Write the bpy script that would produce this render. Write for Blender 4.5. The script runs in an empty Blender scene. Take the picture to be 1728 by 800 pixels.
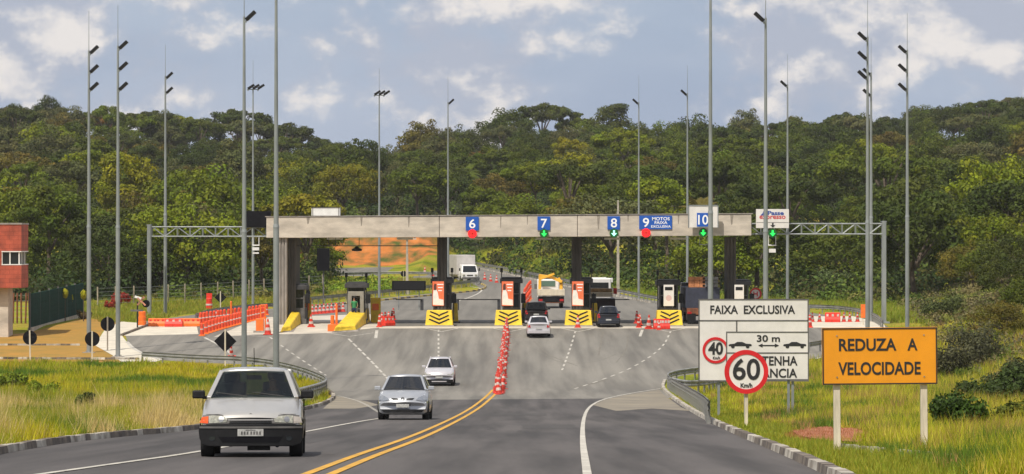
import bpy, bmesh, math, random
import numpy as np
from mathutils import Vector, Matrix, noise
from mathutils.geometry import tessellate_polygon
R = math.radians
random.seed(7); NP = np.random.RandomState(7)
SC = bpy.context.scene; COL = SC.collection
CAMZ = 6.5; F = 5750.0

# ------------------------------------------------------------------ ground profile
PY = [0, 20, 44, 53, 75, 90, 106, 122, 150, 170, 185, 200, 215, 232, 245, 252, 300, 320, 350, 380, 430, 480, 520, 700]
PD = [1.1, 1.95, 3.05, 3.43, 4.4, 5.05, 5.72, 6.35, 7.25, 7.8, 8.08, 8.05, 7.8, 7.3, 6.75, 6.5, 6.45, 6.42, 5.9, 5.15, 4.7, 4.2, 4.0, 4.0]
def pchip(xs, ys):
    n = len(xs); h = [xs[i+1]-xs[i] for i in range(n-1)]; d = [(ys[i+1]-ys[i])/h[i] for i in range(n-1)]
    m = [d[0]] + [0 if d[i-1]*d[i] <= 0 else 2*d[i-1]*d[i]/(d[i-1]+d[i]) for i in range(1, n-1)] + [d[-1]]
    def f(x):
        x = min(max(x, xs[0]), xs[-1]); i = 0
        while i < n-2 and x > xs[i+1]: i += 1
        t = (x-xs[i])/h[i]
        return ((2*t**3-3*t**2+1)*ys[i] + (t**3-2*t**2+t)*h[i]*m[i] + (-2*t**3+3*t**2)*ys[i+1] + (t**3-t**2)*h[i]*m[i+1])
    return f
_f = pchip(PY, PD)
TAB = [CAMZ - _f(2.0*i) for i in range(351)]
def gz(Y):                                   # road level at distance Y
    Y = min(max(Y, 0), 699.9); i = int(Y//2); t = Y/2 - i
    return TAB[i]*(1-t) + TAB[i+1]*t
def P(px, py, off=0):                        # point of the road level seen at this place of the photograph
    a, b = 25.0, 520.0
    for _ in range(50):
        m = (a+b)/2
        if 400 + F*(CAMZ-gz(m))/m > py: a = m
        else: b = m
    return Vector(((px-864)/F*a, a, gz(a)+off))
def at(px, py, Y): return Vector(((px-864)/F*Y, Y, CAMZ-(py-400)/F*Y))
def ss(a, b, x):
    t = min(max((x-a)/(b-a), 0), 1); return t*t*(3-2*t)

RIDGE = [(-400,170),(0,168),(60,160),(120,158),(220,176),(330,186),(450,204),(520,220),(590,238),(650,232),(700,218),(800,200),(870,186),(950,195),(1080,198),(1150,198),(1250,190),(1350,190),(1400,195),(1440,185),(1500,185),(1560,160),(1640,155),(1728,165),(2200,150)]
YR = 780.0
def ridge(X):
    px = 864 + X*F/YR
    if px <= RIDGE[0][0]: py = RIDGE[0][1]
    elif px >= RIDGE[-1][0]: py = RIDGE[-1][1]
    else:
        for (a, b), (c, d) in zip(RIDGE, RIDGE[1:]):
            if a <= px <= c: py = b + (d-b)*(px-a)/(c-a); break
    return (400-py)/F*YR + CAMZ - 10.6
def H(X, Y):                                 # ground everywhere
    base = gz(Y)
    # shrubby embankment on the right of the plaza
    toe = 26 + max(0, (Y-180))*0.083
    k = ss(90, 150, Y)*(1-ss(330, 420, Y))
    if X > toe: base += k*(min(X-toe, 30))*0.28
    if Y > 380:
        mid = ss(-37, -33, X)*(1-ss(-16, -6, X))
        y0 = 395 + 92*ss(-14, -8, X)*(1-ss(-5, 9, X))
        t = min(max((Y-y0)/(YR-y0), 0), 1)
        hill = (ridge(X) - gz(YR)) * (t**0.9)*(1 if t < 1 else 1)
        m = (1-mid) + mid*ss(487, 499, Y)
        base += hill*m
        if Y > YR: base -= (Y-YR)*0.12 if Y < 1100 else 38.4
    if X < -9 and Y < 200: pass
    return base

# ------------------------------------------------------------------ tags and mesh collecting
def tag(o, label=None, cat=None, group=None, kind=None):
    if label: o['label'] = label
    if cat: o['category'] = cat
    if group: o['group'] = group
    if kind: o['kind'] = kind
    return o
def thing(name, label, cat, loc=(0, 0, 0), rz=0, group=None):
    o = bpy.data.objects.new(name, None); COL.objects.link(o)
    o.empty_display_size = .2; o.location = loc; o.rotation_euler = (0, 0, rz)
    return tag(o, label, cat, group)
class MB:
    def __init__(s): s.v = []; s.f = []; s.m = []
    def add(s, vs, fs, mi=0):
        b = len(s.v); s.v += [tuple(v) for v in vs]
        for f in fs: s.f.append([b+i for i in f]); s.m.append(mi)
        return s
    def box(s, c, size, mi=0, rot=None, taper=1.0):
        sx, sy, sz = size[0]/2, size[1]/2, size[2]/2
        vs = []
        for z in (-1, 1):
            k = taper if z > 0 else 1
            for x, y in ((-1, -1), (1, -1), (1, 1), (-1, 1)): vs.append(Vector((x*sx*k, y*sy*k, z*sz)))
        if rot: vs = [rot @ v for v in vs]
        c = Vector(c)
        return s.add([v+c for v in vs], [(0,3,2,1),(4,5,6,7),(0,1,5,4),(1,2,6,5),(2,3,7,6),(3,0,4,7)], mi)
    def tube(s, a, b, r0, r1=None, n=10, mi=0, cap=True):
        a, b = Vector(a), Vector(b); r1 = r0 if r1 is None else r1
        q = (b-a).to_track_quat('Z', 'Y'); vs = []
        for p, r in ((a, r0), (b, r1)):
            for i in range(n):
                t = 2*math.pi*i/n; vs.append(p + q @ Vector((r*math.cos(t), r*math.sin(t), 0)))
        fs = [(i, (i+1) % n, n+(i+1) % n, n+i) for i in range(n)]
        if cap: fs += [tuple(range(n-1, -1, -1)), tuple(range(n, 2*n))]
        return s.add(vs, fs, mi)
    def lathe(s, prof, n=12, mi=0, c=(0, 0, 0)):
        vs = [(c[0]+r*math.cos(2*math.pi*i/n), c[1]+r*math.sin(2*math.pi*i/n), c[2]+z) for r, z in prof for i in range(n)]
        fs = [(j*n+i, j*n+(i+1) % n, (j+1)*n+(i+1) % n, (j+1)*n+i) for j in range(len(prof)-1) for i in range(n)]
        fs += [tuple(range(n-1, -1, -1)), tuple(range((len(prof)-1)*n, len(prof)*n))]
        return s.add(vs, fs, mi)
    def prism(s, poly, y0, y1, mi=0, fy=None, c=(0, 0, 0)):
        """polygon in x,z extruded along y; poly counter-clockwise seen from -y"""
        n = len(poly); fy = fy or (lambda x, z: 0)
        vs = [(c[0]+x, c[1]+y0+fy(x, z), c[2]+z) for x, z in poly] + [(c[0]+x, c[1]+y1+fy(x, z), c[2]+z) for x, z in poly]
        tr = tessellate_polygon([[Vector((x, z, 0)) for x, z in poly]])
        fs = []
        for t in tr:
            a, b, d = (Vector(poly[t[0]]), Vector(poly[t[1]]), Vector(poly[t[2]]))
            ccw = (b-a).cross(d-a) > 0
            t = t if ccw else t[::-1]
            fs.append(tuple(t)); fs.append(tuple(n+i for i in t[::-1]))
        area = sum(poly[i][0]*poly[(i+1) % n][1]-poly[(i+1) % n][0]*poly[i][1] for i in range(n))
        for i in range(n):
            j = (i+1) % n
            fs.append((i, n+i, n+j, j) if area > 0 else (j, n+j, n+i, i))
        return s.add(vs, fs, mi)
    def build(s, name, mats, parent=None, smooth=False, bevel=0, seg=2, loc=None, label=None):
        me = bpy.data.meshes.new(name); me.from_pydata(s.v, [], s.f)
        for m in (mats if isinstance(mats, (list, tuple)) else [mats]): me.materials.append(m)
        me.polygons.foreach_set('material_index', s.m)
        if smooth:
            me.polygons.foreach_set('use_smooth', [True]*len(me.polygons))
            if smooth is not True: me.set_sharp_from_angle(angle=R(smooth))
        me.update()
        o = bpy.data.objects.new(name, me); COL.objects.link(o)
        if parent: o.parent = parent
        if loc is not None: o.location = loc
        if bevel:
            b = o.modifiers.new('bevel', 'BEVEL'); b.width = bevel; b.segments = seg; b.limit_method = 'ANGLE'; b.angle_limit = R(35); b.harden_normals = False
        if label: o['label'] = label
        return o
def copy_tree(o, parent=None):
    kids = list(o.children); c = o.copy(); COL.objects.link(c); c.parent = parent
    for ch in kids: copy_tree(ch, c)
    return c

# ------------------------------------------------------------------ materials
def mat(name, col, rough=.7, metal=0, var=0, vs=3.0, bump=0, bs=20, col2=None, spec=.5, coat=0, det=5, stretch=None, world=False):
    m = bpy.data.materials.new(name); m.use_nodes = True; nt = m.node_tree; N = nt.nodes; L = nt.links
    b = N['Principled BSDF']; b.inputs['Base Color'].default_value = (*col, 1); b.inputs['Roughness'].default_value = rough
    b.inputs['Metallic'].default_value = metal; b.inputs['Specular IOR Level'].default_value = spec
    if coat: b.inputs['Coat Weight'].default_value = coat; b.inputs['Coat Roughness'].default_value = .08
    if var or bump:
        if world: g = N.new('ShaderNodeNewGeometry'); src = g.outputs['Position']
        else: g = N.new('ShaderNodeTexCoord'); src = g.outputs['Object']
        if stretch:
            mp = N.new('ShaderNodeMapping'); mp.inputs['Scale'].default_value = stretch; L.new(src, mp.inputs['Vector']); src = mp.outputs[0]
    if var:
        t = N.new('ShaderNodeTexNoise'); t.inputs['Scale'].default_value = vs; t.inputs['Detail'].default_value = det; t.inputs['Roughness'].default_value = .62
        L.new(src, t.inputs['Vector'])
        r = N.new('ShaderNodeValToRGB'); L.new(t.outputs['Fac'], r.inputs['Fac'])
        c2 = col2 or tuple(c*(1-var) for c in col); c1 = tuple(min(1, c*(1+var*.6)) for c in col) if not col2 else col
        r.color_ramp.elements[0].position = .34; r.color_ramp.elements[0].color = (*c2, 1)
        r.color_ramp.elements[1].position = .66; r.color_ramp.elements[1].color = (*c1, 1)
        L.new(r.outputs[0], b.inputs['Base Color'])
    if bump:
        t = N.new('ShaderNodeTexNoise'); t.inputs['Scale'].default_value = bs; t.inputs['Detail'].default_value = 4
        L.new(src, t.inputs['Vector']); bp = N.new('ShaderNodeBump'); bp.inputs['Strength'].default_value = bump; bp.inputs['Distance'].default_value = .05
        L.new(t.outputs['Fac'], bp.inputs['Height']); L.new(bp.outputs[0], b.inputs['Normal'])
    return m
def emis(name, col, st):
    m = mat(name, col, .4); b = m.node_tree.nodes['Principled BSDF']
    b.inputs['Emission Color'].default_value = (*col, 1); b.inputs['Emission Strength'].default_value = st; return m
def glass(name, tint, tr):
    m = bpy.data.materials.new(name); m.use_nodes = True; nt = m.node_tree; N = nt.nodes; L = nt.links
    b = N['Principled BSDF']; b.inputs['Base Color'].default_value = (.012, .014, .018, 1); b.inputs['Roughness'].default_value = .05
    t = N.new('ShaderNodeBsdfTransparent'); t.inputs[0].default_value = (*tint, 1)
    x = N.new('ShaderNodeMixShader'); x.inputs[0].default_value = tr
    L.new(b.outputs[0], x.inputs[1]); L.new(t.outputs[0], x.inputs[2]); L.new(x.outputs[0], N['Material Output'].inputs[0]); return m
M = {}
M['steel'] = mat('galvanised steel', (.27, .29, .29), .5, .3, .25, 1.5, stretch=(1, 1, .3))
M['rail'] = mat('weathered rail steel', (.30, .30, .28), .5, .4, .4, 1.2)
M['black'] = mat('black plastic', (.010, .010, .011), .5, 0, .3, 8, spec=.3)
M['dark'] = mat('dark grey paint', (.045, .045, .048), .6, 0, .3, 4)
M['char'] = mat('charcoal grey', (.11, .105, .10), .7, 0, .3, 3)
M['concrete'] = mat('concrete', (.52, .46, .385), .9, 0, .28, 1.1, .25, 15, stretch=(.5, 1, 1.3))
M['concrete2'] = mat('old concrete', (.30, .27, .24), .9, 0, .35, 1.5, .3, 12, stretch=(1, 1, .35))
M['white'] = mat('white paint', (.74, .73, .70), .55, 0, .12, 2)
M['signwhite'] = mat('white sign sheet', (.70, .67, .63), .5, 0, .10, 1.3)
M['signyel'] = mat('orange sign sheet', (.74, .285, .006), .5, 0, .07, 2)
M['signback'] = mat('sign back paint', (.006, .006, .008), .8, spec=.12)
M['ink'] = mat('black sign lettering', (.015, .015, .016), .6)
M['inkw'] = mat('white sign lettering', (.85, .85, .85), .5)
M['red'] = mat('red sign border', (.60, .010, .015), .5, 0, .1, 3)
M['blue'] = mat('blue sign sheet', (.010, .09, .42), .45, 0, .1, 3)
M['yellow'] = mat('yellow concrete paint', (.80, .55, .03), .6, 0, .22, 2.5, .1)
M['orange'] = mat('orange plastic', (.85, .17, .02), .5, 0, .18, 3)
M['redpl'] = mat('red plastic', (.72, .035, .018), .5, 0, .25, 4)
M['tyre'] = mat('tyre rubber', (.014, .014, .015), .85, 0, .3, 10)
M['rim'] = mat('wheel rim', (.35, .35, .36), .35, .7)
M['wood'] = mat('pale timber post', (.60, .53, .42), .8, 0, .25, 4, stretch=(3, 3, .4))
M['fpost'] = mat('grey fence post', (.34, .29, .22), .9, 0, .3, 3)
M['brick'] = None
M['ltg'] = emis('green signal light', (.02, .9, .10), 1.2)
M['ltr'] = emis('red signal light', (.85, .01, .015), .8)
M['ltc'] = emis('pale green signal light', (.35, 1, .75), 1.2)
M['glass'] = glass('tinted car glass', (.40, .48, .46), .62)
M['gdark'] = glass('dark car glass', (.2, .22, .22), .15)
M['winglass'] = mat('dark window glass', (.015, .018, .022), .12)
M['lamp'] = mat('headlamp glass', (.50, .49, .40), .12, .4, .5, 14, spec=.8)
M['tail'] = mat('tail lamp', (.40, .012, .012), .2)
M['amber'] = mat('amber lamp', (.75, .10, .02), .25)
M['plate'] = mat('grey number plate', (.42, .42, .40), .5, 0, .3, 22)
def paint(name, col, metal=.35, rough=.32): return mat(name, col, rough, metal, .06, 2, coat=.6)
M['silver'] = paint('silver beige paint', (.50, .485, .455), .5, .30)
M['silver2'] = paint('silver paint', (.44, .455, .48), .5)
M['silver3'] = paint('pale silver paint', (.60, .58, .60))
M['navy'] = paint('dark blue paint', (.022, .026, .040), .1)
M['blackcar'] = paint('black paint', (.018, .016, .018), .1)
M['cream'] = mat('cream truck paint', (.66, .58, .44), .5, 0, .15, 3)
M['truckw'] = mat('white truck paint', (.78, .77, .76), .4, 0, .06, 2)
M['boxg'] = mat('grey cargo box', (.52, .49, .47), .6, 0, .12, 2)
M['crane'] = mat('yellow crane paint', (.80, .42, .03), .5, 0, .15, 3)
M['tarp'] = mat('navy tarpaulin', (.030, .035, .060), .7, 0, .35, 2.5)
M['rust'] = mat('rusty metal', (.20, .07, .03), .8, 0, .5, 4)
M['skin'] = mat('skin', (.30, .15, .09), .6)
M['hair'] = mat('dark hair', (.012, .010, .009), .7)

def lettering(txt, size, mm, parent, loc, name='lettering', bold=.0, sx=1.0, align='CENTER', rot=(R(90), 0, 0), depth=.004, spacing=1.0, label=None, box=None):
    cu = bpy.data.curves.new('txt', 'FONT'); cu.body = txt; cu.size = size; cu.align_x = align; cu.align_y = 'CENTER'
    cu.extrude = depth; cu.offset = bold*size; cu.space_character = spacing; cu.resolution_u = 4
    t = bpy.data.objects.new('txt', cu); COL.objects.link(t)
    bpy.context.view_layer.update()
    me = bpy.data.meshes.new_from_object(t.evaluated_get(bpy.context.evaluated_depsgraph_get()))
    bpy.data.objects.remove(t); me.materials.clear(); me.materials.append(mm)
    o = bpy.data.objects.new(name, me); COL.objects.link(o); o.parent = parent; o.location = loc; o.rotation_euler = rot; o.scale = (sx, 1, 1)
    if box:                                  # (width, height) the glyphs fill, centred on loc
        xs = [v.co.x for v in me.vertices]; ys_ = [v.co.y for v in me.vertices]; cx, cy = (min(xs)+max(xs))/2, (min(ys_)+max(ys_))/2
        kx, ky = box[0]/(max(xs)-min(xs)), box[1]/(max(ys_)-min(ys_))
        for v in me.vertices: v.co.x = (v.co.x-cx)*kx; v.co.y = (v.co.y-cy)*ky
        o.scale = (1, 1, 1)
    if label: o['label'] = label
    return o

# ------------------------------------------------------------------ ground sheet
def lin(a, b, st): return list(np.arange(a, b, st))
gx = [-1500, -900, -600, -420] + lin(-300, -60, 6) + lin(-60, 60, 1.5) + lin(60, 300.1, 6) + [420, 600, 900, 1500]
gy = [-60, -20] + lin(0, 520, 2) + lin(520, 1000, 8) + [1000, 1100, 1300, 1700, 2400, 3500, 5000]
vs = []
for Y in gy:
    for X in gx:
        n = 0
        if Y > 420: n = (noise.noise(Vector((X*.05, Y*.05, 0)))*1.6)*ss(500, 560, Y)
        if 484 < Y < 505 and -37 < X < -6: n = noise.noise(Vector((X*.3, Y*.25, 1)))*.8
        vs.append((X, Y, H(X, Y)+n))
w = len(gx); fs = [(j*w+i, j*w+i+1, (j+1)*w+i+1, (j+1)*w+i) for j in range(len(gy)-1) for i in range(w-1)]
def ground_mat():
    m = bpy.data.materials.new('rough grass ground'); m.use_nodes = True; nt = m.node_tree; N = nt.nodes; L = nt.links
    b = N['Principled BSDF']; b.inputs['Roughness'].default_value = .95; b.inputs['Specular IOR Level'].default_value = .1
    g = N.new('ShaderNodeNewGeometry')
    def nz(sc, st=(1, 1, 1), det=5):
        mp = N.new('ShaderNodeMapping'); mp.inputs['Scale'].default_value = st; L.new(g.outputs['Position'], mp.inputs['Vector'])
        t = N.new('ShaderNodeTexNoise'); t.inputs['Scale'].default_value = sc; t.inputs['Detail'].default_value = det; L.new(mp.outputs[0], t.inputs['Vector']); return t.outputs['Fac']
    def ramp(fac, stops):
        r = N.new('ShaderNodeValToRGB'); L.new(fac, r.inputs['Fac']); e = r.color_ramp.elements
        e[0].position, e[0].color = stops[0][0], (*stops[0][1], 1); e[1].position, e[1].color = stops[-1][0], (*stops[-1][1], 1)
        for p, c in stops[1:-1]: q = e.new(p); q.color = (*c, 1)
        return r.outputs[0]
    def mix(f, a, c):
        x = N.new('ShaderNodeMix'); x.data_type = 'RGBA'; L.new(f, x.inputs[0]); L.new(a, x.inputs[6]); L.new(c, x.inputs[7]); return x.outputs[2]
    def mr(v, a, bb):
        x = N.new('ShaderNodeMapRange'); x.inputs['From Min'].default_value = a; x.inputs['From Max'].default_value = bb; L.new(v, x.inputs['Value']); return x.outputs[0]
    grass = ramp(nz(.18, (1, .4, 1)), [(.30, (.09, .13, .012)), (.48, (.24, .26, .015)), (.60, (.32, .25, .04)), (.72, (.16, .20, .015))])
    fine = ramp(nz(5), [(.3, (.6, .6, .6)), (.7, (1.25, 1.2, 1.1))])
    mu = N.new('ShaderNodeMix'); mu.data_type = 'RGBA'; mu.blend_type = 'MULTIPLY'; mu.inputs[0].default_value = 1; L.new(grass, mu.inputs[6]); L.new(fine, mu.inputs[7])
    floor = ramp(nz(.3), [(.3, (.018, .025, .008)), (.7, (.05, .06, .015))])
    soil = ramp(nz(.45, (1, 1, 1.6), 7), [(.34, (.07, .09, .02)), (.46, (.24, .12, .035)), (.58, (.44, .155, .04)), (.75, (.50, .20, .06))])
    sp = N.new('ShaderNodeSeparateXYZ'); L.new(g.outputs['Position'], sp.inputs[0])
    sn = N.new('ShaderNodeSeparateXYZ'); L.new(g.outputs['True Normal'], sn.inputs[0])
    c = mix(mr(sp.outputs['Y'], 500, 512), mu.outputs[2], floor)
    ml = N.new('ShaderNodeMath'); ml.operation = 'MULTIPLY'; L.new(mr(sn.outputs['Z'], .93, .88), ml.inputs[0]); L.new(mr(sp.outputs['Y'], 512, 504), ml.inputs[1])
    def mul(a, b_):
        x = N.new('ShaderNodeMath'); x.operation = 'MULTIPLY'; L.new(a, x.inputs[0]); L.new(b_, x.inputs[1]); return x.outputs[0]
    cut = mul(mul(mr(sp.outputs['Y'], 485.5, 487.5), mr(sp.outputs['Y'], 507, 502)), mul(mr(sp.outputs['X'], -38, -34), mr(sp.outputs['X'], -8, -12)))
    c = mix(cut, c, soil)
    L.new(c, b.inputs['Base Color']); return m
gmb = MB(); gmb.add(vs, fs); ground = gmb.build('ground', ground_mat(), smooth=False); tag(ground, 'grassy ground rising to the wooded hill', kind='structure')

def clip_band(poly, y0, y1):
    def cl(pl, keep, y):
        out = []
        for i in range(len(pl)):
            a, b = pl[i], pl[(i+1) % len(pl)]
            ia, ib = keep(a), keep(b)
            if ia: out.append(a)
            if ia != ib:
                t = (y-a[1])/(b[1]-a[1]); out.append((a[0]+(b[0]-a[0])*t, y))
        return out
    p = cl(poly, lambda q: q[1] >= y0, y0)
    return cl(p, lambda q: q[1] <= y1, y1) if len(p) > 2 else []
def drape_tris(mb, tri, off, mi=0):
    ys = [p[1] for p in tri]; k = int(min(ys)//2)
    while k*2 < max(ys):
        q = clip_band(tri, k*2, k*2+2)
        if len(q) > 2:
            a = sum(q[i][0]*q[(i+1) % len(q)][1]-q[(i+1) % len(q)][0]*q[i][1] for i in range(len(q)))
            if abs(a) > 1e-7:
                if a < 0: q = q[::-1]
                mb.add([(x, y, gz(y)+off) for x, y in q], [tuple(range(len(q)))], mi)
        k += 1
def dens(pts, st=10, closed=False):
    out = []
    n = len(pts)
    for i in range(n if closed else n-1):
        a, b = pts[i], pts[(i+1) % n]; d = math.hypot(b[0]-a[0], b[1]-a[1]); k = max(1, int(d/st))
        for j in range(k): out.append((a[0]+(b[0]-a[0])*j/k, a[1]+(b[1]-a[1])*j/k))
    if not closed: out.append(pts[-1])
    return out
def smoothline(pts, it=2):
    for _ in range(it):
        o = [pts[0]]
        for a, b in zip(pts, pts[1:]):
            o += [(a[0]*.75+b[0]*.25, a[1]*.75+b[1]*.25), (a[0]*.25+b[0]*.75, a[1]*.25+b[1]*.75)]
        pts = o + [pts[-1]]
    return pts
def sheet(name, px, mm, off, label=None, world=None):
    pts = world or [tuple(P(x, y)[:2]) for x, y in dens(px, 12, True)]
    mb = MB()
    for t in tessellate_polygon([[Vector((x, y, 0)) for x, y in pts]]): drape_tris(mb, [pts[i] for i in t], off)
    return tag(mb.build(name, mm), label, kind='structure')
def wline(px, st=8, sm=2): return [tuple(P(x, y)[:2]) for x, y in dens(smoothline(px, sm) if len(px) > 2 else px, st)]
def ribbon(mb, pts, wd, off, dash=None, mi=0, shift=0):
    d = 0
    for i in range(len(pts)-1):
        a, b = Vector(pts[i]), Vector(pts[i+1]); l = (b-a).length
        if l < 1e-5: continue
        t = (b-a)/l; n = Vector((-t.y, t.x))
        segs = [(0, l)]
        if dash:
            segs = []; on, per = dash; s = 0
            k = math.floor(d/per)
            while k*per < d+l:
                s0, s1 = max(k*per, d)-d, min(k*per+on, d+l)-d
                if s1 > s0: segs.append((s0, s1))
                k += 1
        for s0, s1 in segs:
            p, q = a+t*s0, a+t*s1
            quad = [tuple(p+n*(shift-wd/2)), tuple(q+n*(shift-wd/2)), tuple(q+n*(shift+wd/2)), tuple(p+n*(shift+wd/2))][::-1]
            drape_tris(mb, quad, off, mi)
        d += l
    return mb

def asphalt(name, col, col2, streak):
    m = mat(name, col, .85, 0, .5, .05, .15, 40, col2=col2, stretch=(3.2, .55, 1), world=True, det=8)
    nt = m.node_tree; N = nt.nodes; L = nt.links; b = N['Principled BSDF']; src = b.inputs['Base Color'].links[0].from_socket
    g = N.new('ShaderNodeNewGeometry'); mp = N.new('ShaderNodeMapping'); mp.inputs['Scale'].default_value = (1.3, .035, 1); L.new(g.outputs['Position'], mp.inputs[0])
    t = N.new('ShaderNodeTexNoise'); t.inputs['Scale'].default_value = 1; t.inputs['Detail'].default_value = 3; L.new(mp.outputs[0], t.inputs[0])
    r = N.new('ShaderNodeValToRGB'); L.new(t.outputs[0], r.inputs[0]); e = r.color_ramp.elements; e[0].position = .35; e[0].color = (1-streak,)*3+(1,); e[1].position = .62; e[1].color = (1+streak*.4,)*3+(1,)
    t2 = N.new('ShaderNodeTexNoise'); t2.inputs['Scale'].default_value = 14; t2.inputs['Detail'].default_value = 6; L.new(g.outputs['Position'], t2.inputs[0])
    r2 = N.new('ShaderNodeValToRGB'); L.new(t2.outputs[0], r2.inputs[0]); e = r2.color_ramp.elements; e[0].position = .3; e[0].color = (.82,)*3+(1,); e[1].position = .7; e[1].color = (1.15,)*3+(1,)
    for q in (r, r2):
        x = N.new('ShaderNodeMix'); x.data_type = 'RGBA'; x.blend_type = 'MULTIPLY'; x.inputs[0].default_value = 1
        L.new(src, x.inputs[6]); L.new(q.outputs[0], x.inputs[7]); src = x.outputs[2]
    L.new(src, b.inputs['Base Color']); return m
M['asph'] = asphalt('dark asphalt', (.092, .082, .076), (.056, .050, .048), .45)
M['plaza'] = asphalt('light worn asphalt', (.218, .202, .172), (.160, .150, .130), .30)
M['asph3'] = asphalt('far asphalt', (.19, .175, .15), (.15, .14, .12), .18)
M['slab'] = mat('pale concrete slab', (.52, .47, .39), .9, 0, .2, .6, world=True)
M['lawn'] = mat('ochre dry lawn', (.38, .19, .022), .95, 0, .3, .5, .3, 8, world=True, col2=(.26, .16, .02))
M['walk'] = mat('pale pavement', (.58, .53, .43), .9, 0, .15, .8, world=True)
M['mark'] = mat('white road paint', (.58, .55, .48), .8, 0, .5, 2.2, world=True, col2=(.34, .32, .28), det=8)
M['ymark'] = mat('yellow road paint', (.68, .36, .03), .8, 0, .4, 2.2, world=True, col2=(.40, .23, .04), det=8)
M['tan'] = mat('dusty shoulder', (.26, .225, .165), .9, 0, .35, .5, world=True, col2=(.17, .15, .12))
M['skid'] = mat('tyre rubber marks', (.17, .155, .128), .85, 0, .3, 3, world=True)

# near carriageways
left_kerb = [(-60, 780), (0, 765), (100, 748), (200, 737), (320, 727), (400, 714), (480, 699), (540, 686), (561, 676), (564, 668), (552, 660)]
right_kerb = [(1460, 830), (1400, 800), (1330, 768), (1250, 735), (1200, 712), (1160, 690), (1130, 668), (1117, 655), (1122, 644)]
lk = wline(left_kerb); rk = wline(right_kerb)
lk0 = [p for p in lk if p[1] < 152]; rk0 = [p for p in rk if p[1] < 158.5]
road = [(-9.3, 30)] + lk0 + [(-7.9, 153.5), (-7.6, 154), (-6, 159), (7.2, 159)] + rk0[::-1] + [(3.0, 30)]
sheet('near_road', None, M['asph'], .006, 'dark asphalt of the near carriageways', world=road)
plaza_px = [(560, 676), (564, 668), (548, 652), (520, 637), (490, 626), (440, 616), (330, 612), (262, 607), (235, 595), (215, 577), (212, 566), (212, 552.5),
            (1500, 552.5), (1500, 560), (1430, 590), (1388, 603), (1250, 622), (1150, 634), (1122, 642), (1115, 656), (1125, 665), (1138, 672)]
sheet('plaza_road', None, M['plaza'], .007, 'pale worn asphalt in front of the toll booths', world=[p if p[1] > 152.5 else (p[0], 152.5) for p in [tuple(P(x, y)[:2]) for x, y in dens(plaza_px, 12, True)]])
far_px = [(200, 552.5), (210, 547), (330, 531), (440, 523), (500, 517), (620, 506), (740, 494), (792, 491), (812, 487), (798, 480), (760, 472), (640, 467), (555, 465), (470, 466), (470, 455), (640, 451), (740, 450.5), (800, 447), (870, 460), (960, 479), (1100, 507), (1200, 516), (1370, 528), (1480, 544), (1500, 552.5)]
sheet('far_road', far_px, M['asph3'], .007, 'asphalt beyond the toll booths curving away to the left')
sheet('apron', [(205, 566), (250, 547), (330, 546), (335, 564), (215, 567)], M['walk'], .012, 'pale concrete apron beside the left barriers')
sheet('apron', [(360, 569), (440, 536), (640, 530), (640, 553), (560, 562), (500, 564), (430, 565)], M['slab'], .013, 'pale concrete lane slabs at the left booths')
sheet('apron', [(640, 551), (640, 554.5), (1200, 554.5), (1480, 553), (1480, 550.5), (1200, 551)], M['slab'], .013, 'thin pale concrete strip before the booths')
sheet('apron', [(1340, 553), (1340, 534), (1440, 534), (1490, 546), (1494, 553)], M['walk'], .014, 'pale concrete apron on the right')
sheet('pavement', [(205, 566), (255, 547), (205, 543), (178, 555), (160, 583), (190, 600), (205, 611), (262, 611), (275, 607), (245, 598), (224, 586), (214, 577)], M['walk'], .017, 'pale pavement beside the dry lawn')
sheet('lawn', [(-300, 612), (205, 611.5), (190, 600), (160, 583), (172, 560), (205, 543), (140, 537), (50, 561), (0, 566), (-300, 566)], M['lawn'], .004, 'ochre mown lawn on the left')
sheet('shoulder', [(1000, 684), (1020, 675), (1050, 668), (1112, 658), (1122, 668), (1150, 688), (1165, 694), (1100, 690), (1040, 694)], M['tan'], .012, 'dusty sand on the right shoulder')
sheet('shoulder', [(560, 676), (564, 668), (620, 678), (640, 684), (600, 690), (545, 690)], M['tan'], .012, 'dusty sand at the tip of the left verge')
sheet('dry_soil', [(1335, 728), (1380, 720), (1440, 724), (1478, 737), (1450, 748), (1400, 746), (1350, 738)], mat('reddish soil', (.36, .13, .06), .95, 0, .3, 1.5, world=True), .03, 'reddish bare soil patch')

mk = MB(); o = .016
ribbon(mk, wline([(60, 803), (200, 783), (330, 765), (512, 730), (600, 713), (645, 706)]), .13, o)
ribbon(mk, wline([(645, 700), (610, 678), (570, 668)]), .13, o, (.9, 1.6))
ribbon(mk, wline([(995, 830), (990, 795), (982, 740), (985, 700), (1000, 681), (1035, 669), (1115, 656)]), .115, o)
ribbon(mk, wline([(740, 557), (740, 606)]), .12, o, (2, 4.2))
ribbon(mk, wline([(588, 572), (620, 603), (655, 640)]), .14, o, (3.2, 4.6))
ribbon(mk, wline([(455, 569), (500, 602), (550, 634)]), .12, o, (2, 4))
ribbon(mk, wline([(971, 559), (962, 590), (948, 626)]), .12, o, (2.2, 4.2))
ribbon(mk, wline([(1132, 559), (1118, 588), (1070, 620), (1020, 640), (965, 658)]), .12, o, (2, 4.2))
ribbon(mk, wline([(636, 558), (634, 571)]), .22, o); ribbon(mk, wline([(1084, 557), (1080, 568)]), .2, o)
for x in (590, 745, 860, 975, 1128):
    y0 = 562 if x == 590 else 554; k = 40 if x == 590 else 30
    for s in (-1, 1): ribbon(mk, wline([(x+s*k, y0), (x, y0+6)]), .13, o)
ribbon(mk, wline([(410, 566), (455, 569)]), .13, o)
ribbon(mk, wline([(345, 570), (375, 585), (400, 606)]), .2, o)
ribbon(mk, wline([(214, 577), (224, 588), (245, 599), (272, 608)]), .25, o+.006)
ribbon(mk, wline([(790, 483), (818, 488), (800, 500), (760, 512)]), .18, o)
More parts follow.
